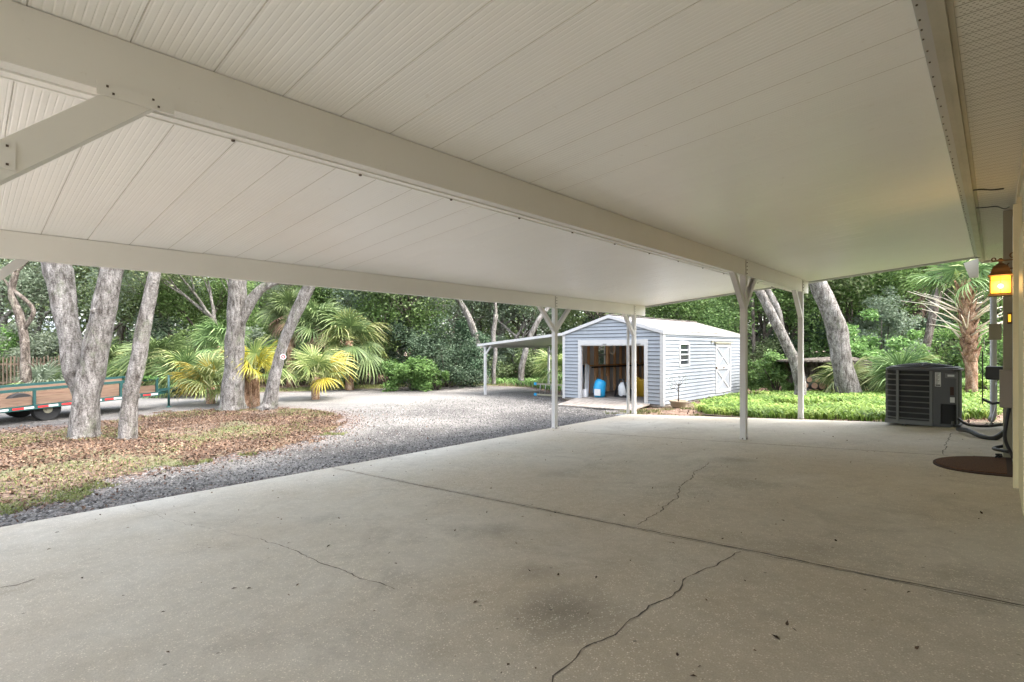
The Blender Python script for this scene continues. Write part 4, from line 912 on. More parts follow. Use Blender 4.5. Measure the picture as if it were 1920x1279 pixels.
mb = MB(); mb.beam(TP(TL + .04, .25, -.12), TP(TL + 1.1, TW / 2, -.12), .07, .09); mb.beam(TP(TL + .04, TW - .25, -.12), TP(TL + 1.1, TW / 2, -.12), .07, .09); mb.build('tongue', M['green'], tl)
mb = MB()
for i in range(10): mb.beam(TP(.05, .10 + i * .165, -.03), TP(TL - .05, .10 + i * .165, -.03), .15, .035)
for i in range(2): mb.beam(TP(.05, TW - .06, .06 + i * .15), TP(TL - .05, TW - .06, .06 + i * .15), .03, .14)
mb.build('deck_board', M['board'], tl)
mb = MB(); mb.beam(TP(.05, .045, .05), TP(TL - .05, .045, .05), .025, .19); mb.build('side_board', M['board'], tl)
uu = 3.0
mb = MB(); c_ = TP(uu, .22, 0); c_.z = tg + .27
def disc(mb, c, r, wd, m=0, n=24):
    vs = [c + TD * (math.cos(2 * math.pi * i / n) * r) + Vector((0, 0, math.sin(2 * math.pi * i / n) * r)) + TN * s_ * wd / 2 for s_ in (-1, 1) for i in range(n)]
    mb.add(vs, [tuple(range(n)), tuple(range(n, 2 * n))[::-1]] + [(i, n + i, n + (i + 1) % n, (i + 1) % n) for i in range(n)], m)
disc(mb, c_, .27, .2); wh = mb.build('wheel', M['tire'], tl, .02)
mb = MB(); disc(mb, c_ - TN * .10, .09, .02); disc(mb, c_ - TN * .115, .04, .02); mb.build('rim', M['chase'], wh)
mb = MB(); c2_ = TP(uu, TW - .2, 0); c2_.z = tg + .30; disc(mb, c2_, .30, .2); mb.build('wheel', M['tire'], tl, .02)
mb = MB(); pts = [TP(uu - .42, .2, -.14), TP(uu - .30, .2, .05), TP(uu - .12, .2, .11), TP(uu + .12, .2, .11), TP(uu + .30, .2, .05), TP(uu + .42, .2, -.14)]
for a, b in zip(pts[:-1], pts[1:]): mb.beam(a, b, .25, .012, up=(0, 0, 1))
mb.build('fender', M['black'], tl)
mb = MB(); mb.tube([TP(TL + .5, .35, tg), TP(TL + .5, .35, .36)], .03, 8); mb.tube([TP(TL + .5, .35, .34), TP(TL + .5, .20, .36)], .012, 6); mb.beam(TP(TL + .3, .35, -.02), TP(TL + .75, .35, -.02), .03, .03); mb.lathe(TP(TL + .5, .35, tg), [(.07, .0), (.07, .02), (.03, .05)], 10); mb.build('jack', M['green'], tl)
mb = MB(); q = [TP(TL - .25, .0, .34)]; C = np.array(q[0]) + rs.normal(size=(60, 3)) * np.array([.12, .14, .03]); V, Fc = leaf_geo(C, .14, .7, .6, rs)
tag(np_mesh('leafy_sprig', V, Fc, M['lime'], r=np.repeat(rs.rand(60), 2)), 'bright green leafy sprig hanging at the front of the trailer', 'plant')

# fence, neighbour's roof
def fence(px0, px1, d0, d1, h, label):
    t = thing('wooden_fence', label, 'fence', gD((px0 + px1) / 2, (d0 + d1) / 2)); a, b = gD(px0, d0), gD(px1, d1); n = int((b - a).length / .12); d = (b - a).normalized(); mb = MB()
    for i in range(n):
        p = a.lerp(b, (i + .5) / n); hh = h + rng.uniform(-.06, .06); mb.beam(p + Vector((0, 0, -.05)), p + Vector((rng.uniform(-.01, .01), 0, hh)), .018, .105, up=d.cross(Vector((0, 0, 1))))
    mb.build('pickets', M['fence'], t); mb = MB(); nn = d.cross(Vector((0, 0, 1))) * -.03
    for z in (.3, h - .3): mb.beam(a + nn + Vector((0, 0, z)), b + nn + Vector((0, 0, z)), .04, .08)
    mb.build('fence_rail', M['fence'], t)
    for i in range(int((b - a).length / 2.4) + 1): p = a.lerp(b, min(1, i * 2.4 / (b - a).length)); mb = MB(); mb.beam(p + nn * 2, p + nn * 2 + Vector((0, 0, h - .1)), .09, .09); mb.build('post', M['fence'], t)
fence(-260, 250, 19.5, 22.5, 1.35, 'weathered stockade fence behind the trailer at the left edge')
nb = thing('neighbor_building', 'low neighbouring building with white roof seen through the leaves at far left', 'building', gD(60, 36))
a, b = gD(-260, 34), gD(112, 37); d = (b - a).normalized(); back = Vector((-d.y, d.x, 0)) * 6
mb = MB(); vs = [a, b, b + back, a + back]; mb.add([v + Vector((0, 0, z)) for z in (0, 2.7) for v in vs], [(0, 1, 5, 4), (1, 2, 6, 5), (2, 3, 7, 6), (3, 0, 4, 7)]); mb.build('wall', M['nwall'], nb)
e_ = d * .4 - back.normalized() * .4
mb = MB(); slab_roof(mb, a - d * .4 - back.normalized() * .4 + Vector((0, 0, 2.65)), b + e_ + Vector((0, 0, 2.65)), b + d * .4 + back + Vector((0, 0, 4.3)), a - d * .4 + back + Vector((0, 0, 4.3)), .12); mb.build('roof', M['nroof'], nb)

# firewood shelter on the right
fw = gD(1560, 16); fs_ = thing('wood_shelter', 'low dark open shelter with flat roof behind the leaning oaks', 'shelter', fw)
u_ = (gD(1665, 15.6) - gD(1490, 16.2)).normalized(); v_ = Vector((-u_.y, u_.x, 0)); A0 = gD(1490, 16.2); Lw = (gD(1665, 15.6) - A0).length; g_ = fw.z
mb = MB()
for uu_ in (.05, Lw * .5, Lw - .05):
    for vv in (0, 1.1): p = A0 + u_ * uu_ + v_ * vv; mb = MB(); mb.beam(Vector((p.x, p.y, g_)), Vector((p.x, p.y, g_ + 1.02)), .09, .09); mb.build('post', M['fence'], fs_)
mb = MB(); p0, p1 = A0 - u_ * .3 - v_ * .3, A0 + u_ * (Lw + .3) - v_ * .3; q0, q1 = p0 + v_ * 1.7, p1 + v_ * 1.7
p1 = p1 - u_ * .9; q1 = p1 + v_ * 1.7
slab_roof(mb, Vector((*p0.xy, g_ + 1.08)), Vector((*p1.xy, g_ + 1.08)), Vector((*q1.xy, g_ + 1.2)), Vector((*q0.xy, g_ + 1.05)), .05); mb.build('roof', M['bark_dark'], fs_)
mb = MB(); p = A0 + v_ * 1.15; p2 = p + u_ * Lw; mb.beam(Vector((*p.xy, g_ + .5)), Vector((*p2.xy, g_ + .5)), .03, 1.0); mb.build('back_panel', M['bark_dark'], fs_)
k_ = 0
for row in range(4):
    for i in range(9 - row):
        if rng.random() < .08 + row * .12: continue
        r_ = rng.uniform(.072, .106); p = A0 + u_ * (.22 + i * .215 + row * .10 + rng.uniform(-.02, .02)); z = g_ + .11 + row * .18
        mb = MB(); a_ = Vector((*(p + v_ * rng.uniform(-.12, .05)).xy, z)); n = 9; b_ = a_ + v_ * .45
        mb.tube([a_, b_], r_, 10, 1, False, jit=.15, seed=i); ring = [a_ + (u_ * math.cos(2 * math.pi * j / 10) + Vector((0, 0, math.sin(2 * math.pi * j / 10)))) * r_ * .97 for j in range(10)]; mb.add(ring, [tuple(range(10))], 0)
        o = mb.build('firewood_log', [M['logend'], M['bark']])
        tag(o, ('%s log in the %s layer of the woodpile beside the leaning oak' % (['leftmost', 'second', 'third', 'fourth', 'fifth', 'sixth', 'seventh', 'eighth', 'ninth'][i], ['bottom', 'second', 'third', 'top'][row])), 'log', 'split logs stacked under the shelter')
lg = onG(1855, 752) if False else gD(1850, 15.5)
mb = MB(); mb.tube([lg + Vector((-1.1, 0, .14)), lg + Vector((0, .1, .16)), lg + Vector((1.0, .25, .15))], [.13, .14, .12], 12, 0, jit=.3); tag(mb.build('fallen_log', M['bark']), 'grey fallen log lying behind the air conditioner', 'log')

# ------------------------------------------------------------------ oaks with a measured trunk
def trunk_px(pts, d):
    """(px, py, width px) along a stem at distance d from the lens -> world points and radii"""
    P = []; Rr = []
    for i, q in enumerate(pts):
        dd = q[3] if len(q) > 3 else d; P.append(atD(q[0], q[1], dd)); Rr.append(q[2] * dd / F / 2)
    return P, Rr
def smooth_path(P, Rr, k=5):
    P = [P[0] * 2 - P[1]] + P + [P[-1] * 2 - P[-2]]; Rr = [Rr[0]] + Rr + [Rr[-1]]; out, ro = [], []
    for i in range(1, len(P) - 2):
        for s_ in range(k):
            t = s_ / k; out.append(.5 * ((2 * P[i]) + (-P[i - 1] + P[i + 1]) * t + (2 * P[i - 1] - 5 * P[i] + 4 * P[i + 1] - P[i + 2]) * t * t + (-P[i - 1] + 3 * P[i] - 3 * P[i + 1] + P[i + 2]) * t ** 3)); ro.append(Rr[i] * (1 - t) + Rr[i + 1] * t)
    out.append(P[-2]); ro.append(Rr[-2]); return out, ro
def grow(mb, p, d, r, L, depth, q, tips, bend=.35, minz=None):
    n = 4; pts = [p]; rad = [r]; dd = d.copy()
    for i in range(n):
        dd = (dd + Vector((q.uniform(-1, 1), q.uniform(-1, 1), q.uniform(-.4, .7))) * bend * .5).normalized(); pts.append(pts[-1] + dd * L / n); rad.append(r * (1 - .4 * (i + 1) / n))
    mb.tube(pts, rad, 7 if depth > 1 else 5, 0, False, jit=.2, seed=q.random() * 9)
    if depth <= 1: tips.append((pts[-1], depth)); tips.append((pts[-2], depth))
    if depth == 0: return
    for c in range(q.choice((2, 3)) if depth > 1 else 3):
        ang = q.uniform(.35, .95); ax = Vector((q.uniform(-1, 1), q.uniform(-1, 1), q.uniform(-.3, .3))).normalized()
        nd = (Matrix.Rotation(ang, 3, ax) @ dd).normalized(); grow(mb, pts[-1] if c else pts[-2], nd, rad[-1] * .75, L * q.uniform(.6, .85), depth - 1, q, tips, bend)
def crown(name, tips, root, mt, seed, size=.10, per=90, rad=.6, flat=.7, hang=0, extra=None):
    q = np.random.RandomState(seed); off = np.array(origin(root))
    cs = [np.array(t[0]) + q.normal(size=3) * .12 for t in tips]; rd = [rad * q.uniform(.6, 1.25) for _ in cs]; ns = [int(per * (r_ / rad) ** 2) for r_ in rd]
    C, nrm = clump_points(cs, rd, ns, q, flat); 
    if hang: C[:, 2] -= np.abs(q.normal(size=len(C))) * hang
    V, Fc = leaf_geo(C - off, size, .5, .35, q, nrm=nrm * .5)
    return np_mesh(name, V, Fc, M[mt], r=np.repeat(leaf_r(C, q), 2), parent=root)
def flare(P, Rr, n=1.0):
    return Rr
def built_oak(label, stems, d, seed, cat='tree', barkm='bark', group=None, depth=3, gl=1.7, leaf='oakleaf', per=60):
    P0, R0 = trunk_px(stems[0], d); t = thing('oak_tree', label, cat, Vector((P0[0].x, P0[0].y, gz(P0[0].x))), group=group)
    mb = MB(); tips = []; q = random.Random(seed)
    for si, st in enumerate(stems):
        P, Rr = trunk_px(st, d)
        if si == 0:     # root flare sunk a little into the litter
            P[0].z = gz(P[0].x) + .02; b0 = P[0].copy(); b0.z -= .12; P = [b0] + P; Rr = [Rr[0] * 1.08] + Rr
        P, Rr = smooth_path(P, [x_ * .93 for x_ in Rr], 7); mb.tube(P, Rr, 26, 0, True, jit=.15, seed=seed, root=gz(P0[0].x) if si == 0 else None)
        if Rr[0] > .12:
            for _ in range(3):      # knots and stubs of lost limbs
                i_ = q.randrange(len(P) // 4, len(P) - 3); a_ = q.uniform(0, 6.28); o_ = Vector((math.cos(a_), math.sin(a_), .35)); mb.tube([P[i_] + o_ * Rr[i_] * .6, P[i_] + o_ * Rr[i_] * 1.02, P[i_] + o_ * Rr[i_] * 1.12], [Rr[i_] * .42, Rr[i_] * .30, Rr[i_] * .12], 9, 0, True, jit=.3, seed=a_)
        dd = (P[-1] - P[-4]).normalized(); kk = 2 if Rr[-1] > .12 else 1
        for c in range(kk):
            nd = (dd + Vector((q.uniform(-.5, .5), q.uniform(-.5, .5), .45))).normalized(); grow(mb, P[-1], nd, Rr[-1] * .75, gl, depth, q, tips)
    # knots and broken stubs
    mb.build('trunk', M[barkm], t)
    crown('crown', tips, t, leaf, seed, per=per, size=.11, rad=.75)
    return t
d1 = 9.9
built_oak('forked grey oak with two thick leaning stems, leftmost by the trailer', [
    [(155, 846, 58), (157, 832, 50), (159, 790, 46), (163, 740, 44), (174, 690, 44), (183, 640, 43), (193, 590, 41), (204, 540, 39), (211, 500, 37), (218, 450, 34), (222, 400, 31)],
    [(150, 760, 16, 10.1), (145, 730, 24, 10.15), (139, 700, 34, 10.1), (133, 645, 38, 10.1), (125, 595, 40, 10.1), (116, 550, 43, 10.1), (108, 510, 50, 10.1), (96, 470, 42, 10.1), (84, 430, 34, 10.1)],
    [(112, 512, 20, 10.1), (132, 480, 22, 10.2), (150, 440, 20, 10.3)]], 9.9, 21)
built_oak('slender pale oak trunk leaning right beside the forked oak', [[(240, 842, 38), (240, 828, 31), (241, 790, 29), (246, 740, 28), (256, 690, 27), (265, 640, 26), (274, 590, 26), (284, 545, 23), (292, 505, 21), (302, 450, 19), (310, 400, 17)]], 9.75, 22)
t3d = 14.3
built_oak('stout grey oak with a side limb among the yellow palm fronds', [
    [(434, 784, 52), (435, 770, 46), (437, 730, 41), (439, 690, 36), (440, 647, 35), (443, 600, 34), (445, 560, 34), (446, 525, 35), (450, 480, 33), (455, 430, 28)],
    [(450, 610, 16), (462, 583, 20), (474, 560, 20), (488, 543, 17), (503, 535, 14), (522, 530, 8), (548, 533, 5)]], t3d, 23)
o4 = built_oak('tilted grey oak with a round red and white tag on its trunk', [[(503, 778, 38), (505, 765, 29), (511, 730, 24), (519, 690, 21), (530, 647, 21), (545, 610, 21), (559, 580, 22), (572, 553, 24), (584, 530, 20), (600, 495, 18), (616, 450, 16)]], 14.4, 24)
c_ = atD(531, 669, 14.08); dirv = -ray(531, 669).normalized()
def facedisc(mb, c, r, th, m, n=20):
    x = dirv.cross(Vector((0, 0, 1))).normalized(); y = dirv.cross(x)
    vs = [c + (x * math.cos(2 * math.pi * i / n) + y * math.sin(2 * math.pi * i / n)) * r + dirv * s_ * th for s_ in (0, 1) for i in range(n)]
    mb.add(vs, [tuple(range(n, 2 * n))] + [(i, (i + 1) % n, n + (i + 1) % n, n + i) for i in range(n)], m)
mb = MB(); facedisc(mb, c_, .075, .012, 0); facedisc(mb, c_ + dirv * .0125, .055, .004, 1); facedisc(mb, c_ + dirv * .017, .02, .003, 0); tag(mb.build('tree_tag', [M['white'], M['red']]), 'small round red reflector with white rim on the tilted oak', 'reflector')
st = onG(460, 770); mb = MB(); st = gD(458, 14.9); mb.tube([st + Vector((0, 0, z)) for z in (-.05, .2, .6, 1.05, 1.3)], [.24, .20, .19, .20, .17], 14, 0, jit=.35, seed=3)
tag(mb.build('tree_stump', M['boot']), 'brown shaggy stump close behind the stout grey oak', 'stump')
dA = 14.4
built_oak('leaning slim pale oak between the two right hand carport posts', [
    [(1500, 748, 24), (1500, 742, 22), (1501, 719, 22), (1490, 677, 21), (1471, 638, 19), (1452, 600, 19), (1437, 570, 18), (1424, 545, 17), (1408, 515, 16), (1390, 480, 14)],
    [(1467, 630, 10, 14.7), (1460, 590, 13, 14.7), (1450, 565, 13, 14.7), (1436, 540, 13, 14.7), (1420, 510, 13, 14.7)]], dA, 25)
built_oak('thick mottled oak leaning left behind the air conditioner lawn', [[(1594, 748, 52), (1592, 738, 42), (1585, 710, 40), (1578, 677, 38), (1570, 621, 37), (1560, 590, 35), (1546, 560, 34), (1534, 530, 32), (1522, 500, 30), (1508, 460, 28)]], 14.6, 26)
built_oak('dark slender tree leaning right behind the cabbage palm', [[(1735, 700, 14), (1736, 660, 13), (1745, 610, 14), (1755, 560, 16), (1766, 520, 18), (1772, 480, 20)]], 17.5, 27, barkm='bark_dark')
built_oak('reddish barked trunk rising left of the dark slender tree', [[(1722, 740, 24), (1722, 680, 22), (1722, 600, 22), (1724, 540, 22), (1726, 480, 21)]], 22, 28, barkm='bark_pine')
built_oak('big grey trunk leaning left behind the bright bush', [[(910, 724, 20), (905, 700, 17), (898, 660, 15), (888, 620, 14), (876, 590, 13), (862, 565, 11), (848, 545, 10)]], 25, 29, per=60)
built_oak('pale straight trunk seen under the lean-to beside its front post', [[(926, 712, 9), (926, 690, 8), (929, 660, 8), (925, 630, 9), (930, 590, 9)]], 24, 30)
built_oak('grey leaning trunk seen under the lean-to near its middle', [[(977, 715, 13), (978, 690, 12), (985, 660, 12), (990, 640, 10), (1010, 600, 10), (1030, 575, 8)]], 24, 31)
built_oak('thin dark trunk just right of the braced inner post', [[(1414, 724, 7), (1414, 690, 7), (1413, 640, 7), (1412, 590, 6), (1411, 560, 6)]], 22, 32, barkm='bark_dark')
built_oak('shadowy leaning trunk between the palms and the bright bush', [[(700, 716, 10), (704, 690, 9), (712, 650, 9), (716, 610, 8), (728, 580, 7), (740, 555, 6)]], 24, 33, barkm='bark_dark')
built_oak('lichen covered dark oak behind the fence at far left', [[(50, 735, 18), (48, 690, 17), (46, 640, 15), (36, 590, 15), (22, 550, 13), (30, 510, 11)], [(44, 620, 9), (62, 580, 8), (20, 540, 7)]], 17, 34, barkm='bark_dark', leaf='lime', per=50)

# ------------------------------------------------------------------ palms
def frond_mesh(seed, n=34, L=.85, droop=.35, pet=.9, span=290, split=.5):
    """one fan leaf: petiole along +x then leaflets fanned about its end"""
    q = random.Random(seed); vs, fs, fr = [], [], []
    # petiole
    k0 = 0; w_ = .012
    for x, z in ((0, 0), (pet * .5, .03), (pet, .0)): vs += [(x, -w_, z), (x, w_, z)]
    fs += [(0, 1, 3, 2), (2, 3, 5, 4)]; fr += [.9, .9]
    for i in range(n):
        a = R(-span / 2 + span * i / (n - 1)); LL = L * (.62 + .38 * math.cos(a / 2.2)) * q.uniform(.9, 1.08); c, s_ = math.cos(a), math.sin(a); w0 = LL * split * math.pi * span / 180 / n / 2 * .95
        dr = droop * q.uniform(.6, 1.4); base = len(vs); zf = .02 if i % 2 else 0
        for t, ww in ((0.02, .15), (.35, .9), (.6, 1.0), (.82, .62)):
            r_ = LL * t; z = zf * t - dr * LL * t ** 2.6 - abs(s_) * .12 * r_; cx_, cy_ = pet + c * r_, s_ * r_
            vs += [(cx_ + s_ * w0 * ww, cy_ - c * w0 * ww, z), (cx_, cy_, z - .012 * ww), (cx_ - s_ * w0 * ww, cy_ + c * w0 * ww, z)]
        r_ = LL * (.97 + q.uniform(-.05, .06)); vs.append((pet + c * r_ * .96, s_ * r_ * .96, -dr * LL * 1.25))
        cr = q.random()
        for j in range(3):
            b = base + j * 3; fs += [(b, b + 1, b + 4, b + 3), (b + 1, b + 2, b + 5, b + 4)]; fr += [cr * (.6 + .13 * j)] * 2
        b = base + 9; fs += [(b, b + 1, base + 12, base + 12), (b + 1, b + 2, base + 12, base + 12)]; fr += [min(1, cr * .7 + .3)] * 2
    return np.array(vs), fs, fr
FM = [frond_mesh(i, n=28 + (i % 3) * 4, L=.68 + .09 * (i % 3), droop=.2 + .16 * (i % 4), split=.40, pet=.7) for i in range(6)]
def palm_crown(name, root, mts, nf, el0, el1, scale, seed, base=(0, 0, 0), mi_fn=None, petk=1.0, az0=0, az1=2 * math.pi):
    q = random.Random(seed); VV, FF, RR, MI = [], [], [], []; off = 0
    for i in range(nf):
        vs, fs, fr = FM[q.randrange(6)]; t = i / max(1, nf - 1); el = el0 + (el1 - el0) * t + q.uniform(-.15, .15); az = az0 + (az1 - az0) * ((i * .381966 + q.uniform(-.03, .03)) % 1)
        s_ = scale * q.uniform(.8, 1.15); Rm = Matrix.Rotation(az, 3, 'Z') @ Matrix.Rotation(-el, 3, 'Y') @ Matrix.Rotation(q.uniform(-.6, .6), 3, 'X')
        A_ = np.array(Rm); v = vs * s_; v = v.copy(); v = v @ A_.T
        # gravity bends the outer part down
        rr_ = np.hypot(v[:, 0], v[:, 1]); v[:, 2] -= .10 * rr_ ** 2 / max(scale, .2)
        VV.append(v + np.array(base)); 
        for f in fs: FF.append([j + off for j in f])
        off += len(v); RR += fr; m_ = mi_fn(t, el, q) if mi_fn else 0; MI += [m_] * len(fs)
    me = bpy.data.meshes.new(name); me.from_pydata([tuple(v) for v in np.concatenate(VV)], [], [tuple(dict.fromkeys(f)) for f in FF])
    for m in mts: me.materials.append(M[m])
    a = me.attributes.new('r', 'FLOAT', 'FACE'); a.data.foreach_set('value', np.array(RR, dtype=np.float32)); me.polygons.foreach_set('material_index', MI); me.update()
    o = bpy.data.objects.new(name, me); COL.objects.link(o); o.parent = root; return o
def palm(label, loc, h, scale=1, nf=26, seed=0, mts=('palmleaf',), el=(-.5, 1.25), mi_fn=None, booted=False, group=None, name='fan_palm', tr=.17, lean=0):
    t = thing(name, label, 'palm', loc, group=group); mb = MB(); q = random.Random(seed)
    P = [Vector(loc) + Vector((lean * (z / max(h, .1)) ** 2, 0, z)) for z in np.linspace(-.1, h, 9)]; mb.tube(P, [tr * 1.15] + [tr] * 7 + [tr * .8], 12, 0, jit=.2, seed=seed)
    if booted:      # old leaf bases criss-crossing up the trunk
        z = .9; a = 0
        while z < h + .15:
            a += 2.4; c = Vector(loc) + Vector((lean * (z / h) ** 2 + math.cos(a) * tr * .9, math.sin(a) * tr * .9, z)); o_ = Vector((math.cos(a), math.sin(a), 0)); s_ = Vector((-math.sin(a), math.cos(a), 0))
            tip = c + o_ * .13 + Vector((0, 0, .26)); mb.add([c - s_ * .10 - Vector((0, 0, .04)), c + s_ * .10 - Vector((0, 0, .04)), tip + s_ * .025, tip - s_ * .025, c + o_ * .05 + Vector((0, 0, .02))], [(0, 4, 3), (4, 1, 2), (4, 2, 3), (0, 1, 4), (0, 3, 2, 1)], 0); z += .035
    mb.build('trunk', M['boot'], t)
    top = (lean, 0, h); palm_crown('crown', t, mts, nf, el[0], el[1], scale, seed, top, mi_fn); return t
def px_palm(px, py, d, h, *a, **k):
    return palm(a[0], gD(px, d), h, *a[1:], **k)
mixfn = lambda t, el, q: (1 if q.random() < .22 else 0)
low_dead = lambda t, el, q: (1 if el < -.1 and q.random() < .7 else 0)
P_ = [(395, 0, 15.9, .5, 1.05, 'yellow green palmetto left of the stout oak', ('palmyel', 'palmgold'), 16, (-.1, 1.3)),
      (478, 0, 15.2, .95, .95, 'golden fronded palmetto between the stout oak and the tagged oak', ('palmgold', 'palmyel'), 14, (-.35, 1.4)),
      (592, 0, 17.2, .75, 1.05, 'pale yellow palmetto with drooping fronds right of the tagged oak', ('palmyel', 'palmgold'), 15, (-.7, 1.3)),
      (355, 0, 18.5, .5, 1.25, 'broad green palmetto in the middle of the left thicket', ('palmleaf', 'palmyel'), 24, (-.3, 1.35)),
      (300, 0, 19.0, 1.1, 1.2, 'green fan palm behind the slender pale oak', ('palmleaf', 'dead'), 24, (-.7, 1.3)),
      (262, 0, 20.5, .4, 1.2, 'palmetto just left of the slender pale oak, beyond the trailer', ('palmleaf', 'palmyel'), 22, (-.2, 1.3)),
      (85, 0, 17.5, .3, .95, 'grey green palmetto in front of the stockade fence', ('moss', 'palmleaf'), 20, (.0, 1.3)),
      (415, 0, 21.5, 1.8, 1.15, 'tall fan palm rising behind the yellow palmetto', ('palmleaf', 'dead'), 26, (-.8, 1.3)),
      (600, 0, 21.5, 2.5, 1.25, 'large cabbage palm crown right of the tagged oak', ('palmleaf', 'dead'), 36, (-.9, 1.35)),
      (655, 0, 21.0, 2.0, 1.4, 'cabbage palm with browning lower fronds near the bright bush', ('palmleaf', 'palmyel'), 32, (-1.0, 1.3)),
      (545, 0, 23.0, 3.2, 1.15, 'tallest fan palm behind the tagged oak', ('palmleaf', 'dead'), 30, (-.8, 1.3)),
      (185, 0, 21.0, .8, 1.2, 'dusty fan palm glimpsed between the two stems of the forked oak', ('palmleaf', 'dead'), 22, (-.6, 1.3)),
      (1040, 0, 22.5, .5, 1.1, 'palmetto just left of the shed behind the lean-to', ('palmyel', 'palmleaf'), 18, (-.4, 1.3)),
      (1690, 0, 14.2, .25, 1.05, 'stiff palmetto fanning up behind the air conditioner', ('palmleaf', 'palmyel'), 14, (.5, 1.4)),
      (1580, 0, 15.4, .35, .8, 'feathery palmetto in front of the woodpile', ('palmyel', 'palmleaf'), 12, (.2, 1.3)),
      (1625, 0, 15.6, .15, .85, 'dark palmetto right of the thick mottled oak', ('palmleaf', 'palmyel'), 14, (.1, 1.2))]
for i, (px, _, d, h, sc, lab, mts, nf, el) in enumerate(P_):
    fn = {'dead': low_dead, 'palmgold': mixfn, 'palmyel': mixfn, 'palmleaf': mixfn}[mts[1]]
    palm(lab, gD(px, d), h, sc * .84, nf + 3, 100 + i, mts, (max(el[0], .0) if h < 1.2 else el[0], el[1]), fn, tr=.13 if h < 1.5 else .16, name='palmetto' if h < 1.2 else 'fan_palm')
rp = palm('cabbage palm with criss-cross boots and splayed dead stalks right of the air conditioner', gD(1822, 13.6), 2.75, .95, 13, 77, ('palmleaf', 'palmyel'), (.35, 1.4), mixfn, booted=True, tr=.125, lean=-.15, name='cabbage_palm')
mb = MB(); q_ = random.Random(8); o_ = origin(rp)
for i in range(34):
    a = q_.uniform(0, 6.28); z = q_.uniform(1.3, 2.6); b = o_ + Vector((math.cos(a) * .12 - .1, math.sin(a) * .12, z)); L = q_.uniform(.7, 1.3); e = b + Vector((math.cos(a) * L, math.sin(a) * L, L * q_.uniform(.25, .95))); mb.tube([b, (b + e) / 2 + Vector((0, 0, .05)), e], [.02, .012, .006], 5)
mb.build('dead_stalk', M['rope'], rp)

# ------------------------------------------------------------------ shrubs
def shrub(name, label, cat, loc, w_, h, mt, n, size, seed, clumps=22, group=None, top=1.0):
    t = thing(name, label, cat, loc, group=group); q = np.random.RandomState(seed); cs, rd, tipl = [], [], []
    for i in range(clumps):
        a = q.uniform(0, 6.28); r_ = w_ * q.uniform(.05, .95) ** .7; z = h * (q.uniform(.12, .9)) * (1 - .35 * (r_ / w_) ** 2)
        cs.append((math.cos(a) * r_, math.sin(a) * r_, z)); rd.append(min(w_, h) * q.uniform(.16, .34))
    tot = sum(r_ ** 2 for r_ in rd); C, nrm = clump_points(cs, rd, [max(20, int(n * r_ * r_ / tot)) for r_ in rd], q, .8); C[:, 2] = np.abs(C[:, 2]) + .02
    V, Fc = leaf_geo(C, size, .5, .35, q, nrm=nrm * .6); np_mesh('foliage', V, Fc, M[mt], r=np.repeat(leaf_r(C, q, 1.8), 2), parent=t)
    mb = MB(); L = Vector(loc)
    for c in cs[:9]: mb.tube([L + Vector((c[0] * .08, c[1] * .08, -.05)), L + Vector((c[0] * .5, c[1] * .5, c[2] * .55)), L + Vector(c)], [.03, .02, .01], 5)
    mb.build('stem', M['bark_dark'], t); return t
shrub('leafy_bush', 'bright lime green bush at the forest edge beyond the gravel', 'bush', gD(775, 20.8), 1.15, 1.45, 'lime', 5200, .12, 5, 26)
shrub('leafy_bush', 'smaller lime green shoot at the right side of the bright bush', 'bush', gD(818, 20.9), .55, 1.1, 'lime', 1600, .11, 6, 12)
shrub('leafy_bush', 'lowest lime bush, close against the shaded palms left of the bright bush', 'bush', gD(655, 22), .6, .7, 'lime', 900, .10, 61, 9)
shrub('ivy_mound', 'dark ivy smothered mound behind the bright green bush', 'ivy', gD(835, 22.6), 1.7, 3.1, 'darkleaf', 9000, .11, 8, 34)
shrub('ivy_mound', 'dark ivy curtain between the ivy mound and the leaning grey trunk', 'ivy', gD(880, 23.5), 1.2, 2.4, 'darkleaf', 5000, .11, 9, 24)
shrub('leafy_bush', 'mid green broadleaf bush beside the slim leaning oak', 'bush', gD(1458, 17.5), .9, 1.6, 'shrubleaf', 3000, .14, 10, 18)
shrub('leafy_bush', 'fresh green sapling bush rising behind the thick mottled oak', 'bush', gD(1640, 18), 1.2, 3.2, 'shrubleaf', 5200, .14, 12, 26)
shrub('leafy_bush', 'silvery mossy bush hanging right of the thick mottled oak', 'bush', gD(1652, 20), 1.3, 4.2, 'moss', 6500, .10, 13, 28)
shrub('leafy_bush', 'lime topped bush just above the air conditioner', 'bush', gD(1712, 15.8), .8, 1.5, 'shrubleaf', 2600, .12, 14, 18)
shrub('leafy_bush', 'low bright bush right of the air conditioner by the log', 'bush', gD(1855, 14.2), .7, .55, 'fern', 1800, .10, 15, 14)
shrub('leafy_bush', 'dark bush behind the cabbage palm trunk', 'bush', gD(1850, 17), 1.2, 2.6, 'shrubleaf', 4500, .12, 16, 24)
shrub('leafy_bush', 'low bush at the far back corner of the shed', 'bush', gD(1400, 21.5), .8, 1.2, 'shrubleaf', 2400, .12, 17, 16)
shrub('leafy_bush', 'yellowish sunlit bush at the far left behind the fence', 'bush', gD(20, 24), 1.6, 2.2, 'lime', 4200, .13, 18, 24)

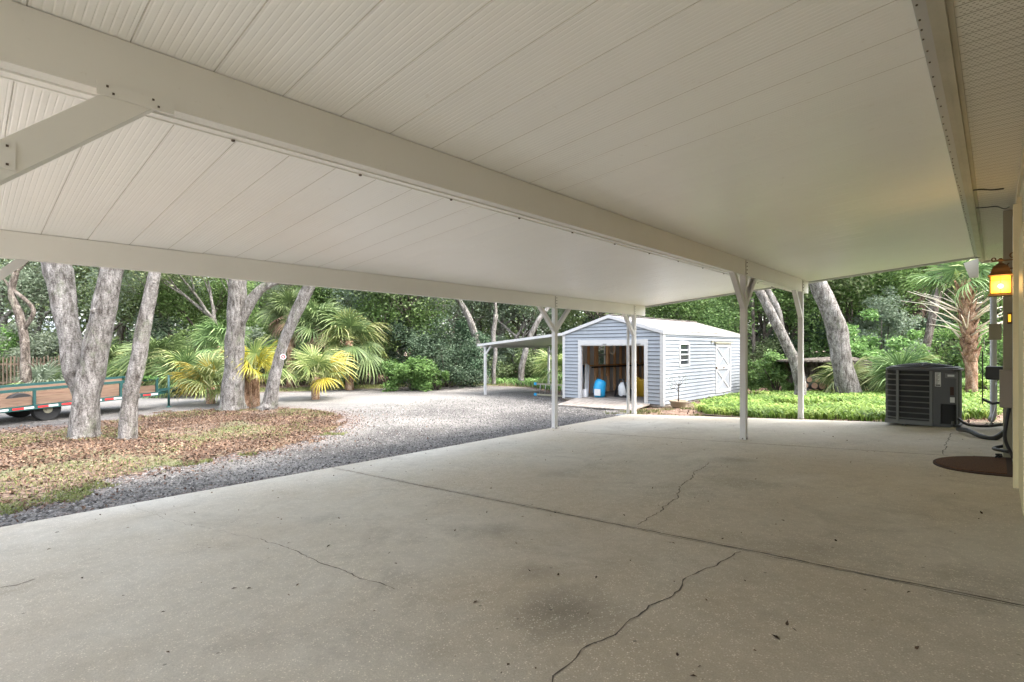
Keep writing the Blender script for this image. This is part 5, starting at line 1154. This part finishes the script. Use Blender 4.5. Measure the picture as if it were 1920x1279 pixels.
# background: a few built kinds, copied; each copy is its own tree or bush
def copy_tree(o, loc, rz, s, label, group, sz=None):
    c = o.copy(); COL.objects.link(c); c.location = loc; c.rotation_euler = (0, 0, rz); c.scale = (s, s, sz or s); c['label'] = label; c['group'] = group
    for ch in o.children: d = ch.copy(); COL.objects.link(d); d.parent = c
    return c
def bg_oak(seed, h, mt, barkm='bark_dark', per=70, hang=.0, size=.13):
    t = thing('background_oak', 'x', 'tree', (0, 0, 0)); mb = MB(); q = random.Random(seed); tips = []
    P = [Vector((0, 0, -.2))]; d = Vector((q.uniform(-.3, .3), q.uniform(-.3, .3), 1)).normalized(); r0 = .17
    for i in range(6): d = (d + Vector((q.uniform(-1, 1), q.uniform(-1, 1), .6)) * .16).normalized(); P.append(P[-1] + d * h * .34 / 6)
    P, Rr = smooth_path(P, [r0 * 1.4] + [r0 * (1 - .06 * i) for i in range(6)], 2); mb.tube(P, Rr, 9, 0, False, jit=.2, seed=seed)
    for i, j in ((-1, 0), (-1, 1), (-3, 2), (-6, 3)):
        nd = (d + Vector((q.uniform(-1, 1), q.uniform(-1, 1), q.uniform(.0, .7)))).normalized(); grow(mb, P[i], nd, Rr[i] * .62, h * .2, 3, q, tips)
    mb.build('trunk', M[barkm], t); crown('crown', tips, t, mt, seed, size=size, per=per, rad=.75, hang=hang); return t
kinds = [bg_oak(201, 8.5, 'oakleaf'), bg_oak(202, 9.5, 'shrubleaf'), bg_oak(203, 8, 'moss', 'bark', hang=.5, size=.11), bg_oak(204, 9, 'oakleaf', 'bark'), bg_oak(205, 7, 'shrubleaf', hang=.3)]
def bg_shrub(seed, w_, h, mt, n): return shrub('background_bush', 'x', 'bush', (0, 0, 0), w_, h, mt, n, .14, seed, 26)
bk = [bg_shrub(301, 1.7, 2.8, 'shrubleaf', 5200), bg_shrub(302, 1.9, 2.4, 'oakleaf', 5200), bg_shrub(303, 1.5, 3.4, 'darkleaf', 5200), bg_shrub(304, 1.6, 3.0, 'moss', 5200)]
ordn = ['first', 'second', 'third', 'fourth', 'fifth', 'sixth', 'seventh', 'eighth', 'ninth', 'tenth', 'eleventh', 'twelfth', 'thirteenth', 'fourteenth', 'fifteenth', 'sixteenth', 'seventeenth', 'eighteenth', 'nineteenth', 'twentieth', 'twenty-first', 'twenty-second', 'twenty-third', 'twenty-fourth', 'twenty-fifth', 'twenty-sixth', 'twenty-seventh', 'twenty-eighth', 'twenty-ninth', 'thirtieth', 'thirty-first', 'thirty-second']
def put(list_, spots, fmt, group, sc=(.9, 1.25)):
    q = random.Random(17); used = set()
    for i, (px, d, kd) in enumerate(sorted(spots)):
        s = q.uniform(*sc); loc = gD(px, d); rz = q.uniform(0, 6.28); lab = fmt % ordn[i]; src = list_[kd]
        if kd in used: copy_tree(src, loc, rz, s, lab, group)
        else: src.location = loc; src.rotation_euler = (0, 0, rz); src.scale = (s, s, s); src['label'] = lab; src['group'] = group; used.add(kd)
row1 = [(-150, 24, 0), (-20, 26, 3), (70, 27, 2), (150, 25.5, 1), (240, 27, 0), (310, 26, 2), (385, 27, 4), (455, 26, 3), (520, 27.5, 1), (600, 26, 0), (675, 25.5, 4), (735, 26.5, 2), (800, 26, 0), (850, 27.5, 2), (905, 28.5, 3), (960, 27, 2), (1020, 28, 0), (1090, 27.5, 1), (1160, 28.5, 0), (1230, 27.5, 3), (1300, 27, 4), (1370, 25.5, 1), (1425, 24, 4), (1480, 24.5, 0), (1545, 24.5, 1), (1610, 23.5, 4), (1670, 23.5, 2), (1740, 23, 1), (1810, 23.5, 4), (1890, 23, 0)]
put(kinds, row1, '%s from the left of the nearer row of background oaks', 'nearer row of oaks behind the clearing')
row2 = [(px + 35, d + 7.5, (k_ * 2 + 1) % 5) for px, d, k_ in row1[::1]]
put(kinds2 := [c for c in kinds], [], '%s', 'x') if False else None
q = random.Random(23)
for i, (px, d, kd) in enumerate(sorted(row2)):
    copy_tree(kinds[kd], gD(px, d), q.uniform(0, 6.28), q.uniform(1.1, 1.5), '%s from the left of the farther row of background oaks' % ordn[i], 'farther row of oaks behind the clearing')
brow = [(-120, 23.5, 1), (-10, 25, 0), (60, 23.5, 3), (130, 25, 1), (200, 24.5, 0), (275, 23.8, 2), (335, 24.5, 1), (400, 24.5, 0), (465, 24, 3), (530, 24.5, 0), (610, 24.5, 2), (680, 24, 0), (745, 24.8, 2), (790, 25, 3), (860, 26, 2), (930, 27, 3), (985, 27, 1), (1050, 27, 0), (1120, 27, 2), (1200, 27, 0), (1290, 26, 2), (1370, 24.5, 0), (1440, 22, 1), (1500, 23.5, 2), (1570, 22.8, 0), (1630, 22, 3), (1700, 20.5, 0), (1770, 20.5, 2), (1845, 20, 1), (1900, 19, 0)]
put(bk, brow, '%s from the left of the understory bushes below the oaks', 'understory bushes at the forest edge', (.8, 1.15))
# the wood beyond, read as one mass: leafy clumps and stems filling the distance
q = np.random.RandomState(41); cs, rd = [], []
for i in range(1500):
    a = q.uniform(R(-35), R(125)); d = q.uniform(40, 52); z = q.uniform(-.3, 13) ; cs.append((-math.sin(a) * d, math.cos(a) * d, z)); rd.append(q.uniform(1.5, 2.8))
C, nrm = clump_points(cs, rd, [130] * len(cs), q, .8); V, Fc = leaf_geo(C, .42, .6, .4, q, nrm=nrm)
tag(np_mesh('far_forest', V, Fc, M['oakleaf'], r=np.repeat(leaf_r(C, q, .5), 2)), 'dense green woodland filling the distance behind the background oaks', 'forest', kind='stuff')
# grit and crumbs blown onto the slab
q4 = np.stack([rs.uniform(-6.35, .1, 900), rs.uniform(.6, 10.8, 900)], 1); q4 = q4[rs.rand(900) < .35 + .65 * np.exp(-(q4[:, 0] + 6.4) / .8)]
c = np.stack([q4[:, 0], q4[:, 1], .06 * q4[:, 0] + .004], 1); V, Fc = leaf_geo(c, .016, .6, 4, rs, vary=1.4)
tag(np_mesh('leaf_crumbs', V, Fc, M['deadleaf'], r=np.repeat(rs.rand(len(c)) * .5, 2)), 'tiny leaf crumbs and grit blown across the slab', 'debris', kind='stuff')
# stray bits lying on the concrete
bits = [(1127, 862), (1170, 967), (913, 962), (742, 1058), (992, 1071), (1047, 1079), (1118, 1084), (1468, 977), (1567, 1015), (1476, 1172), (1490, 1183), (1455, 1197), (107, 999), (92, 1031), (154, 1085), (232, 1118), (616, 1025), (306, 1149), (439, 1105), (1840, 963), (1300, 1278), (1270, 1230)]
for i, (px, py) in enumerate(bits):
    x, y = slabP(px, min(py, 1270)); q = np.random.RandomState(i); c = np.array([[x, y, .06 * x + .006]]); V, Fc = leaf_geo(c, .032, .5, 3, q); o = np_mesh('fallen_leaf', V, Fc, M['deadleaf'], r=np.array([.0, .0]))
    tag(o, 'small dark leaf bit on the slab, %s from the left of them all' % ( ordn[sorted(b[0] for b in bits).index(px)]), 'leaf', 'dead leaves dropped on the slab')
